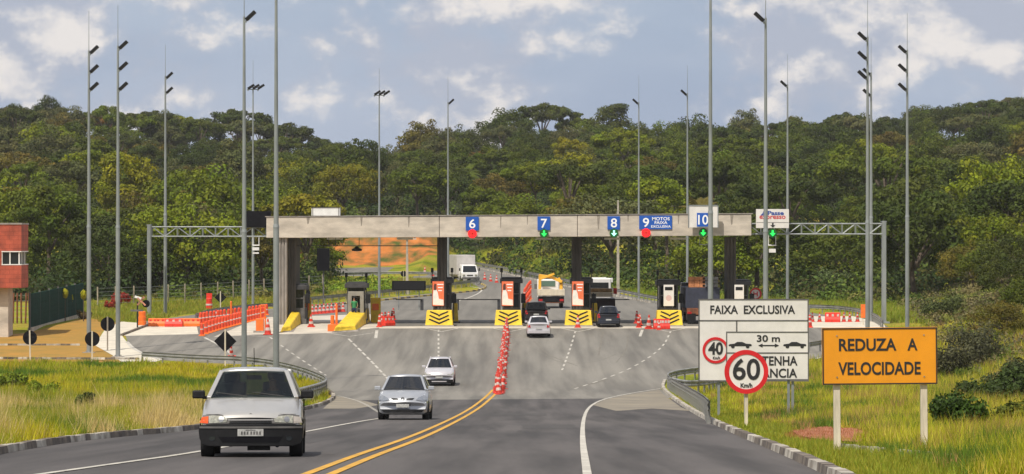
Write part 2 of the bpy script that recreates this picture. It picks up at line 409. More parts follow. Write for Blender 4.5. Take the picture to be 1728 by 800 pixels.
ribbon(mk, wline([(1375, 606), (1395, 601)]), .2, o)
tag(mk.build('road_markings', M['mark']), 'worn white lane lines and dashes', kind='structure')
ym = MB(); yl = [(500, 808), (560, 785), (605, 768), (680, 743), (740, 718), (790, 693), (818, 672), (832, 658)]
yc = wline(yl); ribbon(ym, yc, .13, o); ribbon(ym, yc, .13, o, shift=-.32)
tag(ym.build('road_markings', M['ymark']), 'double yellow centre line', kind='structure')
sk = MB()
ribbon(sk, wline([(900, 575), (925, 600), (975, 618)]), .10, .0105); ribbon(sk, wline([(905, 590), (945, 615), (1010, 612), (1055, 590)]), .08, .0105)
ribbon(sk, wline([(1060, 565), (1058, 590), (1040, 612)]), .09, .0105); ribbon(sk, wline([(960, 655), (1000, 648), (1025, 640)]), .25, .0105); ribbon(sk, wline([(1018, 560), (1010, 600)]), .12, .0105)
tag(sk.build('tyre_marks', M['skid']), 'curved rubber skid marks', kind='structure')

ck = MB(); rc = random.Random(5)
for k in range(26):
    x, y = rc.uniform(-6, 6), rc.uniform(46, 148); pts = [(x, y)]; a = rc.choice([0, 1.57])+rc.uniform(-.3, .3)
    for j in range(rc.randint(6, 16)):
        a += rc.uniform(-.5, .5); x += .5*math.cos(a); y += .9*math.sin(a)
        if not (-7.6+max(0, (60-y))*0 < x < 2.6+(y-44)*.03 and y < 150): break
        pts.append((x, y))
    if len(pts) > 3: ribbon(ck, pts, rc.uniform(.02, .05), .011)
tag(ck.build('road_cracks', mat('tar sealed cracks', (.030, .028, .027), .6, world=True)), 'dark sealed cracks in the near asphalt', kind='structure')
pt = MB()
for x0_, y0_, x1_, y1_ in [(-5.6, 66, -3.9, 71), (.3, 88, 1.7, 97), (-2.2, 118, 1.2, 124), (3.0, 128, 5.2, 131), (-7.0, 128, -4.4, 133)]:
    q4 = [(x0_, y0_), (x1_, y0_+.1), (x1_+.05, y1_), (x0_-.05, y1_-.1)]; drape_tris(pt, q4, .0095)
tag(pt.build('road_patches', asphalt('patched asphalt', (.072, .065, .060), (.050, .046, .044), .2)), 'darker repair patches in the near asphalt', kind='structure')
# kerbs: blocks that step up
def kerb(name, pts, h, w_, pat, mats, label, blk=1.0):
    mb = MB(); d = 0; prev = None
    seg = []
    for a, b in zip(pts, pts[1:]):
        a, b = Vector(a), Vector(b); l = (b-a).length; n = max(1, round(l/blk))
        for i in range(n): seg.append((a.lerp(b, i/n), a.lerp(b, (i+1)/n)))
    tot = 0
    for i, (a, b) in enumerate(seg):
        l = (b-a).length
        if l < 1e-4: continue
        t = (b-a)/l; nn = Vector((-t.y, t.x)); mi = pat(tot); tot += l
        if mi is None: continue
        vs = []
        hh = h*(1+.05*math.sin(i*1.7))
        for p in (a+t*.015, b-t*.015):
            z = gz(p.y)
            for s, zz in ((-1, -.05), (1, -.05), (.75, hh), (-.75, hh)): q = p+nn*s*w_/2; vs.append((q.x, q.y, z+zz))
        mb.add(vs, [(0,1,2,3), (7,6,5,4), (0,4,5,1), (1,5,6,2), (2,6,7,3), (3,7,4,0)], mi)
    ob = mb.build(name, mats); ob.data.update()
    bm = bmesh.new(); bm.from_mesh(ob.data); bmesh.ops.recalc_face_normals(bm, faces=bm.faces); bm.to_mesh(ob.data); bm.free()
    return tag(ob, label, kind='structure')
M['kw'] = mat('worn white kerb paint', (.62, .58, .50), .9, 0, .6, 1.3, world=True, col2=(.16, .13, .10), det=8)
M['kb'] = mat('worn black kerb', (.06, .05, .045), .9, 0, .5, 1.8, world=True, col2=(.22, .18, .14), det=8)
kerb('kerb', lk, .13, .20, lambda d: 1 if math.sin(d*.55)+math.sin(d*1.31+1) > -.15 else 0, [M['kw'], M['kb']], 'weathered black and white kerb along the left verge')
kerb('kerb', rk, .12, .20, lambda d: 1 if (d < 62 and math.sin(d*1.1)+math.sin(d*.47+2) > -.2) else 0, [M['kw'], M['kb']], 'weathered black and white kerb along the right verge')
kerb('kerb', wline([(-60, 583), (135, 583)]), .12, .15, lambda d: 0 if (d % 1.75) < .95 else 1, [M['kw'], M['kb']], 'far black and white kerb across the lawn', .45)
kerb('kerb', wline([(-60, 606), (235, 607)]), .14, .15, lambda d: 0 if (d % 1.6) < .8 else 1, [M['kw'], M['kb']], 'near black and white kerb across the lawn', .4)
kerb('kerb', wline([(500, 521), (620, 510), (740, 498), (812, 491), (822, 484), (812, 480)]), .15, .2, lambda d: 0 if (d % 2) < 1 else 1, [mat('yellow kerb paint', (.6, .45, .12), .9), M['kb']], 'yellow and black kerb round the far median', .5)
kerb('kerb', wline([(205, 567), (255, 548)]), .15, .2, lambda d: 1, [M['kw'], M['kb']], 'dark kerb edge of the pale pavement', .8)
kerb('kerb', wline([(1410, 757), (1480, 765), (1560, 772), (1640, 780), (1740, 787)]), .10, .12, lambda d: 0 if math.sin(d*2.1) > -.5 else None, [M['kw'], M['kb']], 'broken pale edging in the right verge', .4)
kerb('kerb', wline([(800, 452), (870, 466), (960, 485), (1100, 512)]), .15, .18, lambda d: 0 if (d % 2) < 1 else None, [M['kw'], M['kb']], 'white dashed kerb along the far right road', .5)
# ------------------------------------------------------------------ floodlight poles
def flood_head(parent, loc, side, tilt=.75):
    mb = MB(); rot = Matrix.Rotation(-side*tilt, 3, 'Y')
    mb.box((side*.28, 0, .14), (.68, .46, .19), 0, rot); mb.box((side*.20, 0, .04), (.34, .30, .14), 0, rot)
    h = mb.build('floodlight', M['black'], parent, bevel=.02, loc=loc)
    b = MB(); b.tube((0, 0, -.18), (side*.14, 0, .08), .025, n=6); b.box((0, 0, -.18), (.12, .10, .10)); b.build('bracket', M['steel'], h)
    g = MB(); g.box((side*.28-side*.075, 0, .062), (.5, .38, .02), 0, rot); g.build('lens', M['winglass'], h)
def pole(px, Y, top, lamps, side, label, zb=None, flat=False, r=.15):
    """px of the foot, distance, top in the photograph, heights of lamps below the top"""
    X = (px-864)/F*Y; z0 = H(X, Y); zt = CAMZ + (400-top)/F*Y; h = zt-z0
    t = thing('floodlight_pole', label, 'floodlight pole', (X, Y, z0), 0, 'floodlight poles around the toll plaza')
    mb = MB(); hs = h*.42
    mb.tube((0, 0, -.3), (0, 0, hs), r, r*.92, 14); mb.tube((0, 0, hs), (0, 0, h), r*.80, r*.42, 12); mb.tube((0, 0, hs-.12), (0, 0, hs+.06), r*1.04, r*.86, 14)
    mb.build('shaft', M['steel'], t, smooth=40)
    fb = MB(); fb.box((0, 0, .02), (.5, .5, .05)); fb.box((0, .0, .0), (.8, .8, .06))
    for a in range(4): fb.tube((.18*(1 if a < 2 else -1), .18*(1 if a % 2 else -1), .02), (.18*(1 if a < 2 else -1), .18*(1 if a % 2 else -1), .12), .02, n=6)
    fb.build('base_plate', M['concrete2'], t)
    rod = MB(); rod.tube((0, 0, h), (0, 0, h+2.6), .022, .012, 6); rod.build('lightning_rod', M['steel'], t)
    if flat:
        cb = MB(); cb.box((0, 0, h-.05), (1.1, .07, .07)); cb.build('crossarm', M['steel'], t)
        for q in (-.45, 0, .45): flood_head(t, (q, -.1, h+.05), side, .55)
    else:
        for d in lamps: flood_head(t, (side*r*.55, -.08, h-d), side)
    return t
pole(150, 223.5, 85, (.1, 1.35, 2.5), 1, 'leftmost grey floodlight pole with three lamps, rising behind the dry lawn')
pole(199, 219, 77, (.1, 1.45, 2.75), 1, 'grey floodlight pole with three lamps, second from the left, standing on pale pavement')
pole(279, 285, 128, (.1, 1.35), 1, 'thin floodlight pole with two lamps crossing the left truss gantry')
pole(412, 186, 28, (.1,), 1, 'tall floodlight pole with one lamp close to the roof line of the nearest silver car')
pole(427, 307, 150, (), 1, 'distant floodlight pole with a flat cluster of lamps behind the black message board', flat=True, r=.13)
pole(466, 168, -14, (.1,), 1, 'tallest thick pole crossing the left end of the concrete toll beam', r=.155)
pole(640, 329, 160, (), 1, 'distant floodlight pole with a flat lamp cluster above the beam left of centre', flat=True, r=.13)
pole(756, 347, 172, (.1,), 1, 'thin floodlight pole with one lamp left of the lane sign numbered 6', r=.13)
pole(1078, 338, 172, (.1,), -1, 'thin floodlight pole with one lamp crossing the sign numbered 9', r=.13)
pole(1160, 317, 157, (.1,), -1, 'slim floodlight pole with one lamp at the left edge of the sign numbered 10', r=.13)
pole(1199, 190, -40, (.1,), -1, 'tallest pole on the right, crossing the sign numbered 10')
pole(1292, 188, 30, (.1,), -1, 'tall floodlight pole with one lamp crossing the white express lane sign')
pole(1329, 296, 142, (.1,), -1, 'slim floodlight pole with one lamp at the right edge of the express lane sign', r=.14)
pole(1464, 221, 62, (.1, 1.35, 2.6), -1, 'nearer pole of the close pair on the right, with three lamps')
pole(1470, 262, 122, (.1, 1.7), -1, 'farther pole of the close pair on the right, with two lamps')
pole(1531, 240, 84, (.1, 1.4, 2.75), -1, 'rightmost grey floodlight pole with three lamps above the orange sign')

# ------------------------------------------------------------------ toll beam with its pillars, signs and signals
YB = 252.0; K = YB/F; Z0 = gz(YB)
bx = lambda px: (px-864)*K
bz = lambda py: CAMZ-(py-400)*K
toll = thing('toll_gate', 'long grey concrete toll beam on four pillars, carrying blue lane signs', 'toll gate', (0, YB, Z0))
def tz(py): return bz(py)-Z0
# beam in three cast lengths with joints
for i, (a, b, tl, tr, bl, br) in enumerate([(449.5, 741, 366.5, 365, 401.5, 400.5), (741.8, 974, 365, 363.5, 400.5, 399.5), (974.8, 1268, 363.5, 361.5, 399.5, 397.5)]):
    mb = MB(); vs = []
    for y in (0, 9.0):
        vs += [(bx(a), y, tz(bl)), (bx(b), y, tz(br)), (bx(b), y, tz(tr)), (bx(a), y, tz(tl))]
    mb.add(vs, [(0,1,2,3), (7,6,5,4), (0,4,5,1), (1,5,6,2), (2,6,7,3), (3,7,4,0)])
    mb.build('beam', M['concrete'], toll, bevel=.03)
cp = MB(); cp.box(((bx(449.5)+bx(1268))/2, 4.5, tz(363.0)+.0), (bx(1270)-bx(447), 9.1, .06), 0, Matrix.Rotation(-.0063, 3, 'Y')); cp.build('coping', M['concrete2'], toll)
def pillar(px0, px1, y0, y1, mm, label=None):
    mb = MB(); w_ = bx(px1)-bx(px0); xc = (bx(px0)+bx(px1))/2
    mb.box((xc, (y0+y1)/2, tz(400)/2-.1), (w_, y1-y0, tz(400)+.2)); 
    mb.box((xc, y0-.02, tz(400)/2-.1), (w_*.24, .12, tz(400)+.15))
    mb.box((xc-w_*.36, y0-.02, tz(400)/2-.1), (w_*.2, .12, tz(400)+.15)); mb.box((xc+w_*.36, y0-.02, tz(400)/2-.1), (w_*.2, .12, tz(400)+.15))
    mb.build('pillar', mm, toll, bevel=.02, label=label)
pillar(470, 484, .3, 6.5, M['concrete2']); M['darkcon'] = mat('shade darkened concrete', (.085, .078, .07), .9, 0, .35, 1.5, stretch=(1, 1, .35))  # dark concrete colour has the shade under the beam painted in
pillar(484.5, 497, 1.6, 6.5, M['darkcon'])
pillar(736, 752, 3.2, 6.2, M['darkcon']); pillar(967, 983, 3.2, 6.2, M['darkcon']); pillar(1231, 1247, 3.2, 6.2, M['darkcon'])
eb = MB(); eb.box((bx(549), 1.0, tz(357)), (bx(573)-bx(525), .9, .62)); eb.build('equipment_box', M['white'], toll, bevel=.02)
ef = MB()
for q in (527, 571): ef.box((bx(q), .54, tz(357)), (.05, .02, .62))
ef.box((bx(549), .54, tz(350.5)), (bx(573)-bx(525), .02, .05)); ef.build('box_frame', M['char'], toll)
pp = MB(); pp.tube((bx(497), 3.0, tz(415)), (bx(741), 3.0, tz(415)), .035, n=6); pp.build('cable_tray', M['dark'], toll)
for q in (551, 563, 603):
    c_ = MB(); c_.tube((bx(q), 3.0, tz(401)), (bx(q), 3.0, tz(417)), .02, n=6); c_.build('hanger', M['dark'], toll)
hl = MB(); hl.lathe([(.10, .22), (.16, .12), (.40, .0), (.36, -.12), (.05, -.16)], 14, 0, (bx(599), 3.0, tz(421))); hl.build('hanging_lamp', M['black'], toll, smooth=50)
wb = MB(); wb.tube((bx(560), 1.4, tz(364)), (bx(1260), 1.4, tz(361)), .012, n=5)
for q in (760, 1042): wb.box((bx(q), 1.4, tz(360)), (.03, .03, .3))
wb.build('roof_cable', M['steel'], toll)
def lane_sign(px0, px1, py0, py1, txt, tpx, hgt, y=-.06):
    s = MB(); s.box(((bx(px0)+bx(px1))/2, y, (tz(py0)+tz(py1))/2), (bx(px1)-bx(px0), .05, tz(py0)-tz(py1)))
    ob = s.build('lane_sign', M['blue'], toll, bevel=.01, label='blue lane sign reading %s' % txt)
    lettering(txt, hgt, M['inkw'], ob, (bx(tpx), y-.03, (tz(py0)+tz(py1))/2), 'number', .012, 1.0, box=(10.5*K, 15.5*K))
    return ob
lane_sign(786, 808, 366, 389, '6', 797, .95); lane_sign(907, 928.5, 365.5, 388.5, '7', 918, .95); lane_sign(1025, 1046, 365, 387.5, '8', 1036, .95)
s9 = lane_sign(1078.5, 1134, 364, 387, '9', 1090, .95)
for tx, py, sz in (('MOTOS', 369.5, .33), ('FAIXA', 376, .30), ('EXCLUSIVA', 382.5, .25)): lettering(tx, sz, M['inkw'], s9, (bx(1115), -.09, tz(py)), 'lettering', .015, 1.15)
p10 = MB(); p10.box((bx(1185.5), -.75, tz(365.5)), (bx(1211)-bx(1160.5), .12, tz(347)-tz(384))); p10 = p10.build('sign_panel', M['signwhite'], toll, bevel=.01, label='white panel with a blue square reading 10')
fr = MB()
for a in (1161, 1210.5): fr.box((bx(a), -.83, tz(365.5)), (.07, .04, tz(346)-tz(384.5)))
fr.box((bx(1185.7), -.83, tz(346.8)), (bx(1211)-bx(1160.5), .04, .07)); fr.build('panel_frame', M['steel'], p10)
q = MB(); q.box((bx(1187), -.83, tz(371)), (bx(1199)-bx(1175), .03, tz(359.5)-tz(382.5))); q = q.build('blue_square', M['blue'], p10)
lettering('10', .88, M['inkw'], p10, (bx(1185.5), -.855, tz(371)), 'number', .012, .95, box=(17*K, 16.5*K))
ar = MB()
for a in (1168, 1203): ar.box((bx(a), -.35, tz(370)), (.08, .8, .08))
ar.build('bracket', M['steel'], toll)
ARROW = [(-.035, .11), (.035, .11), (.035, -.0), (.11, -.0), (0, -.12), (-.11, 0), (-.035, 0)]
def signal(par, px, py, y, kind, K_=None, zoff=0, X=None, Z=None):
    X = bx(px) if X is None else X; Z = tz(py) if Z is None else Z
    n = 20; c = MB(); c.prism([(.33*math.cos(2*math.pi*i/n), .33*math.sin(2*math.pi*i/n)) for i in range(n)], -.08, .14)
    o = c.build('signal_lamp', M['ltr'] if kind == 'x' else mat('dark green lamp face', (.005, .10, .015), .4), par, loc=(X, y, Z), label='red lane signal' if kind == 'x' else 'green arrow lane signal')
    g = MB()
    if kind == 'x':
        for s in (-1, 1): g.box((0, -.09, 0), (.52, .02, .075), 0, Matrix.Rotation(s*.785, 3, 'Y'))
        g.build('cross', M['redpl'], o)
    else: g.prism([(x*1.9, z*1.9) for x, z in ARROW], -.10, -.07); g.build('arrow', M['ltc'] if kind == 'c' else M['ltg'], o)
    h = MB(); h.tube((0, -.02, .36), (0, .10, .36), .03, n=6); h.build('visor', M['black'], o)
signal(toll, 797, 394.5, -.12, 'x'); signal(toll, 918, 394, -.12, 'g'); signal(toll, 1036, 393.5, -.12, 'c'); signal(toll, 1090, 393, -.12, 'x'); signal(toll, 1186, 392.5, -.5, 'g')
cb = MB()
for s in (-.28, .28): cb.tube((bx(1187)+s, 0, tz(400)), (bx(1187)+s, 0, tz(413)), .02, n=5)
cb.tube((bx(1187)-.3, 0, tz(413)), (bx(1187)+.3, 0, tz(413)), .03, n=5); cb.build('camera_hanger', M['steel'], toll)

for q in (560, 680, 800, 918, 1036, 1150):
    u = MB(); u.box((bx(q), 4.5, tz(400)-.12), (1.2, .35, .16)); u.build('canopy_light', M['white'], toll, bevel=.02)
# joints, stains and a drip edge on the front of the beam
M['stain'] = mat('rain stain', (.27, .235, .195), .95, 0, .3, 4)
for q in (520, 610, 690, 845, 890, 1010, 1060, 1145, 1235):
    j = MB(); rq = random.Random(q); w1 = rq.uniform(.05, .14); hh = rq.uniform(.5, 1.2); zt_ = tz(366.5-(q-450)*.006)
    j.prism([(-w1*.4, zt_-hh), (w1*.3, zt_-hh*.9), (w1, zt_), (-w1, zt_)], -.004, .0, c=(bx(q), 0, 0)); j.build('rain_stain', M['stain'], toll)

# ------------------------------------------------------------------ truss gantries
def truss(name, label, px0, px1, pt, pb, Y, postpx, postw, top, foot, far=None):
    k = Y/F; X = lambda p: (p-864)*k; zg = gz(Y); Z = lambda p: CAMZ-(p-400)*k-zg
    t = thing(name, label, 'gantry', (0, Y, zg))
    for i, dx in enumerate((0,)):
        pm = MB(); pm.box((X(postpx), .0, Z(top)/2), (postw, .28, Z(top)+.1)); pm.box((X(postpx), .7, Z(top)/2), (postw*.8, .2, Z(top)+.1))
        for q in range(8): pm.box((X(postpx), .35, .4+q*Z(top)/8.2), (postw*.5, .5, .06))
        pm.box((X(postpx), .35, .05), (.8, 1.3, .14)); pm.box((X(postpx), .35, Z(top)), (postw*1.3, .9, .08))
        pm.build('post', M['steel'], t, bevel=.015)
    L_ = X(px1)-X(px0); zt, zb = Z(pt), Z(pb); n = max(2, round(L_/1.0))
    for nm, z, yy in (('top_chord', zt, 0), ('bottom_chord', zb, 0)):
        c = MB()
        for y in (0, .7): c.tube((X(px0), y, z), (X(px1), y, z), .055, n=8)
        c.build(nm, M['steel'], t, smooth=40)
    l = MB()
    for i in range(n+1):
        x = X(px0)+L_*i/n
        for y in (0, .7):
            l.tube((x, y, zb), (x, y, zt), .028, n=6)
            if i < n: 
                x2 = X(px0)+L_*(i+1)/n; l.tube((x, y, zb if i % 2 else zt), (x2, y, zt if i % 2 else zb), .028, n=6)
        l.tube((x, 0, zt), (x, .7, zt), .022, n=5); l.tube((x, 0, zb), (x, .7, zb), .022, n=5)
    l.build('lattice', M['steel'], t)
    return t, X, Z
tl, X, Z = truss('truss_gantry', 'grey steel lattice gantry left of the toll beam with a black message board', 256, 470, 383, 399, 282, 251.5, .30, 380, 530)
b_ = MB(); b_.box((X(436), -.25, Z(370)), (X(458)-X(414), .35, Z(356)-Z(383.5))); b_.box((X(436), -.44, Z(370)), (X(454)-X(418), .03, Z(359)-Z(381))); b_.build('message_board', M['signback'], tl, bevel=.02)
cm = MB()
for s in (427, 437): cm.tube((X(s), 0, Z(400)), (X(s), 0, Z(414)), .03, n=6)
cm.tube((X(426), 0, Z(414)), (X(438), 0, Z(414)), .05, n=6); cm.box((X(432), -.2, Z(420)), (X(438)-X(427), .3, .25)); cm.box((X(432), -.2, Z(427)), (.5, .3, .12)); cm.build('camera', M['white'], tl)
tr, X, Z = truss('truss_gantry', 'grey steel lattice gantry right of the toll beam with a white lane sign', 1262, 1490, 377.5, 395, 256, 1492, .30, 374, 545)
Y_ = 256; sp = MB(); sp.box((X(1303), -.3, Z(369)), (X(1331)-X(1275.5), .08, Z(353)-Z(385))); sp = sp.build('sign_panel', M['signwhite'], tr, bevel=.01)
sl = MB(); sl.box((X(1303), -.345, Z(375.5)), (X(1330)-X(1276), .01, .03)); sl.build('divider', M['char'], sp)
M['iblue'] = mat('blue sign lettering', (.03, .07, .30), .5); M['ired'] = mat('red sign lettering', (.55, .05, .06), .5)
lettering('Passe', .46, M['iblue'], sp, (X(1308.5), -.35, Z(359.5)), 'lettering', .03, box=(27*256/F, 7.2*256/F)); lettering('expresso', .46, M['ired'], sp, (X(1303), -.35, Z(368)), 'lettering', .022, box=(44*256/F, 8*256/F))
lg = MB(); lg.prism([(-.2, -.16), (.16, -.16), (.24, .0), (.04, .18), (-.02, .02)], -.01, .01, c=(X(1287), -.35, Z(360))); lg.build('emblem', M['iblue'], sp)
aw = MB(); aw.prism([(x*1.7, z*1.5) for x, z in ARROW], -.01, .01, c=(X(1303.5), -.35, Z(380))); aw.build('down_arrow', M['ink'], sp)
signal(tr, 0, 0, -.4, 'g', X=X(1303), Z=Z(393.5))
cm = MB()
for s in (1297, 1309): cm.tube((X(s), 0, Z(396)), (X(s), 0, Z(414)), .03, n=6)
cm.tube((X(1296), 0, Z(414)), (X(1310), 0, Z(414)), .05, n=6); cm.box((X(1303), -.1, Z(423)), (.5, .3, .28)); cm.build('camera', M['white'], tr)

# ------------------------------------------------------------------ islands, booths, posters
def nose(px, wpx, yt, yb, label, Y=249.5):
    k = Y/F; zg = gz(Y); w_ = wpx*k; h = (yb-yt)*k; x0 = (px-864)*k
    t = thing('crash_block', label, 'crash block', (x0, Y, zg), 0, 'yellow crash blocks in front of the toll booths')
    m = MB(); d = 2.0
    vs = [(-w_/2, 0, 0), (w_/2, 0, 0), (w_/2*.9, .22, h), (-w_/2*.9, .22, h), (-w_/2, d, 0), (w_/2, d, 0), (w_/2*.9, d, h), (-w_/2*.9, d, h)]
    m.add(vs, [(0,1,2,3), (5,4,7,6), (1,5,6,2), (4,0,3,7), (3,2,6,7), (0,4,5,1)]); m.build('block', M['yellow'], t, bevel=.05, seg=3)
    f = lambda x, z: .22*z/h
    for j in range(3):
        zc = h*(.80-j*.235); s = MB()
        for sg in (-1, 1):
            xi, xo, th, rise = .10*w_ if j else .05*w_, .34*w_+j*.02*w_, .085, .26
            pl = [(sg*xi, zc-rise*.5), (sg*xo, zc+rise*.45), (sg*xo*.92, zc+rise*.45+th), (sg*xi, zc-rise*.5+th*1.5)]
            if sg < 0: pl = pl[::-1]
            s.prism(pl, -.012, .02, 0, f)
            if j < 3:
                pl2 = [(0, zc-rise*.85), (sg*xi*1.02, zc-rise*.5), (sg*xi*1.02, zc-rise*.5+th*1.5), (0, zc-rise*.85+th*1.6)]
                if sg < 0: pl2 = pl2[::-1]
                s.prism(pl2, -.012, .02, 0, f)
        s.build('chevron', M['black'], t)
    b = MB(); b.box((0, d/2, .04), (w_*1.06, d+.1, .12)); b.build('kerb_base', M['concrete2'], t, bevel=.02)
    return t
def booth(px, Y, label, w_=1.45, top=475, posts=True, door=False):
    k = Y/F; zg = gz(Y); x0 = (px-864)*k; h = CAMZ-(top-400)*k-zg
    t = thing('toll_booth', label, 'toll booth', (x0, Y, zg), 0, 'toll booths between the lanes')
    W = MB(); d = 2.6
    for s in (-1, 1):
        for y in (0, d): W.box((s*(w_/2-.06), y, h/2), (.12, .12, h))
    W.box((0, d/2, .2), (w_+.25, d+.6, .4)); W.box((0, 0, .75), (w_-.1, .08, .9)); W.box((0, d, .75), (w_-.1, .08, .9))
    for s in (-1, 1): W.box((s*(w_/2-.04), d/2, .75), (.07, d-.1, .9))
    W.box((0, 0, h*.66), (w_-.12, .06, .08))
    W.build('wall', M['char'], t, bevel=.015)
    g = MB(); g.box((0, -.0, (1.2+h-.35)/2), (w_-.24, .03, h-.35-1.2)); g.build('window', M['gdark'], t)
    for s in (-1, 1):
        g = MB(); g.box((s*(w_/2-.05), d/2, (1.2+h-.35)/2), (.03, d-.14, h-.35-1.2)); g.build('window', M['gdark'], t)
    r = MB(); r.box((0, d/2, h-.18), (w_+.35, d+.7, .34)); r.box((0, d/2, h+.04), (w_+.1, d+.3, .1)); r.build('roof', M['dark'], t, bevel=.03)
    if posts:
        for s in (-.55, .55):
            q = MB(); q.tube((s*w_, .3, h-.1), (s*w_, .3, h+.75), .035, n=8); q.box((s*w_, .28, h+.62), (.20, .18, .34)); q.build('signal_post', M['black'], t, bevel=.01)
    m = MB(); m.box((w_/2+.22, -.2, 1.9), (.35, .4, .7)); m.box((w_/2+.2, -.2, 1.3), (.08, .1, 2.0)); m.build('payment_terminal', M['black'], t, bevel=.02)
    return t, h
def poster(px0, px1, py0, py1, label, Y=251.3, kind=0, legs=548):
    k = Y/F; zg = gz(Y); w_ = (px1-px0)*k; h = (py1-py0)*k; x0 = ((px0+px1)/2-864)*k; zc = CAMZ-((py0+py1)/2-400)*k-zg
    t = thing('poster_board', label, 'poster board', (x0, Y, zg), 0, 'poster boards and panels on the toll islands')
    m = MB(); m.box((0, .04, zc), (w_, .10, h)); m.build('board', M['black'], t, bevel=.01)
    for s in (-1, 1): m = MB(); m.box((s*w_*.36, .05, (zc-h/2)/2), (.07, .07, zc-h/2)); m.build('leg', M['dark'], t)
    if kind == 0:
        m = MB(); m.box((0, -.02, zc), (w_*.92, .012, h*.96)); m.build('poster', mat('salmon orange print', (.74, .13, .035), .5, 0, .25, 1.5, col2=(.76, .22, .11)), t)
        m = MB(); m.prism([(-.42*w_, -.44*h), (.44*w_, -.46*h), (.42*w_, -.24*h), (.05*w_, -.20*h), (-.02*w_, .02*h), (-.14*w_, .17*h), (-.38*w_, .14*h), (-.43*w_, -.1*h)], -.035, -.027, c=(0, 0, zc)); m.build('pale_figure', M['white'], t)
        m = MB(); m.prism([(-.36*w_, .14*h), (-.15*w_, .14*h), (-.15*w_, .36*h), (-.27*w_, .40*h), (-.36*w_, .32*h)], -.045, -.037, c=(0, 0, zc)); m.build('dark_figure', mat('brown print', (.10, .03, .02), .6), t)
        m = MB()
        for i, (a, b) in enumerate([(-.08, .42), (-.02, .36), (-.0, .3)]): m.box(((a+b)/2*w_, -.03, zc+h*(.36-.12*i)), ((b-a)*w_, .006, .07))
        m.build('pale_stripes', M['inkw'], t)
    else:
        m = MB(); m.box((0, -.02, zc), (w_*.96, .02, h*.97)); m.build('panel', M['signwhite'], t)
        m = MB(); m.box((0, -.035, zc+h*.31), (w_*.72, .02, h*.15)); m.build('display', M['black'], t)
        if kind == 1:
            m = MB(); m.prism([(.28*math.cos(i*.524)*w_, .28*math.sin(i*.524)*w_-h*.12) for i in range(12)], -.032, -.026, c=(0, 0, zc)); m.build('round_mark', mat('pale pink print', (.60, .42, .40), .5), t)
    return t
for px, side, tx in ((741, 'beside the pillar left of centre', ''), (858, 'at the head of the red cone line', ''), (976.5, 'beside the pillar right of centre', '')):
    nose(px, 47, 522.5, 549.5, 'yellow crash block with black chevrons ' + side)
    booth(px+5, 255.5, 'grey toll booth with dark windows ' + side, w_=1.35, top=470)
    poster(px-12, px+9, 474, 517, 'orange poster board with a pale figure ' + side)
    f = MB(); t = thing('island_guard', 'yellow guard behind the booth ' + side, 'island guard', ((px+27-864)/F*258, 258, gz(258)), 0, 'yellow guards behind the booths')
    f.box((0, 0, .75), (.5, 1.6, 1.5), taper=.7); f.build('guard', M['yellow'], t, bevel=.05)
    f = MB(); f.box((0, 0, .06), (.8, 2.0, .12)); f.build('footing', M['char'], t)
nose(1130, 45, 523, 550, 'yellow crash block with black chevrons left of the dark truck')
booth(1128, 255.5, 'dark toll booth left of the dark truck', top=474); poster(1119.5, 1137.5, 480, 517, 'white ticket panel with a dark display on the chevron block beside the truck', kind=1)
booth(1247, 255.5, 'dark toll booth right of the truck, half behind the white sign', top=474, posts=False); poster(1239, 1255.5, 480, 517, 'white ticket panel with a dark display above the large white sign', kind=2)
nose(1247, 50, 523, 550, 'yellow crash block hidden behind the large white sign')
# left open islands
def low_island(x0, x1, x2, x3, yb, label):
    t = thing('toll_island', label, 'toll island', P(x0, yb), 0, 'low yellow toll islands on the left')
    o0 = P(x0, yb)
    m = MB(); a = P(x0, yb)-o0; b = P(x1, yb-2)-o0; c = P(x3, 545)-o0; d = P(x2, 546)-o0
    def wedge(mb, p, q, r, s, h0, h1):
        vs = [p, q, r, s, p+Vector((0.12, .1, h0)), q+Vector((-.12, .1, h0)), r+Vector((-.12, 0, h1)), s+Vector((.12, 0, h1))]
        mb.add(vs, [(0,3,2,1), (4,5,6,7), (0,1,5,4), (1,2,6,5), (2,3,7,6), (3,0,4,7)])
    wedge(m, a, b, c, d, .42, 1.15); m.build('nose', M['yellow'], t, bevel=.08, seg=3)
    m = MB(); wedge(m, a+Vector((-.15, -.15, 0)), b+Vector((.15, -.15, 0)), c+Vector((.15, 0, 0)), d+Vector((-.15, 0, 0)), .10, .12); m.build('kerb_base', M['concrete2'], t)
low_island(563, 602, 592, 625, 561, 'low yellow island nose in front of the booth at the second pillar gap')
low_island(473, 492, 492, 514, 562, 'low yellow island nose at the foot of the leftmost pillar')
t, h = booth(601, 254, 'free standing dark toll booth with a worker in its window', w_=1.35, top=478)
f = MB(); f.box((-.45, -.35, 1.15), (.28, .3, 2.0)); f.box((.45, -.35, 1.15), (.28, .3, 2.0)); f.box((0, -.35, 2.28), (1.18, .3, .34)); f.box((0, -.35, .45), (1.18, .3, .5)); f.build('window_frame', mat('grey booth panel', (.26, .245, .21), .8, 0, .2, 3), t, bevel=.02)
booth(503, 254, 'dark toll booth against the right side of the leftmost pillar', w_=1.0, top=481, posts=False)
for px, py, nm in ((517, 505, 'leftmost pillar'), (634, 505, 'booth with the worker')):
    Y = 258; t = thing('machine_cabinet', 'yellow cabinet behind the ' + nm, 'cabinet', ((px-864)/F*Y, Y, gz(Y)), 0, 'yellow cabinets'); f = MB(); f.box((0, 0, .95), (.75, .6, 1.9)); f.build('cabinet', M['yellow'], t, bevel=.04)
    f = MB(); f.box((0, -.31, 1.2), (.5, .02, .5)); f.build('door_panel', M['orange'], t)
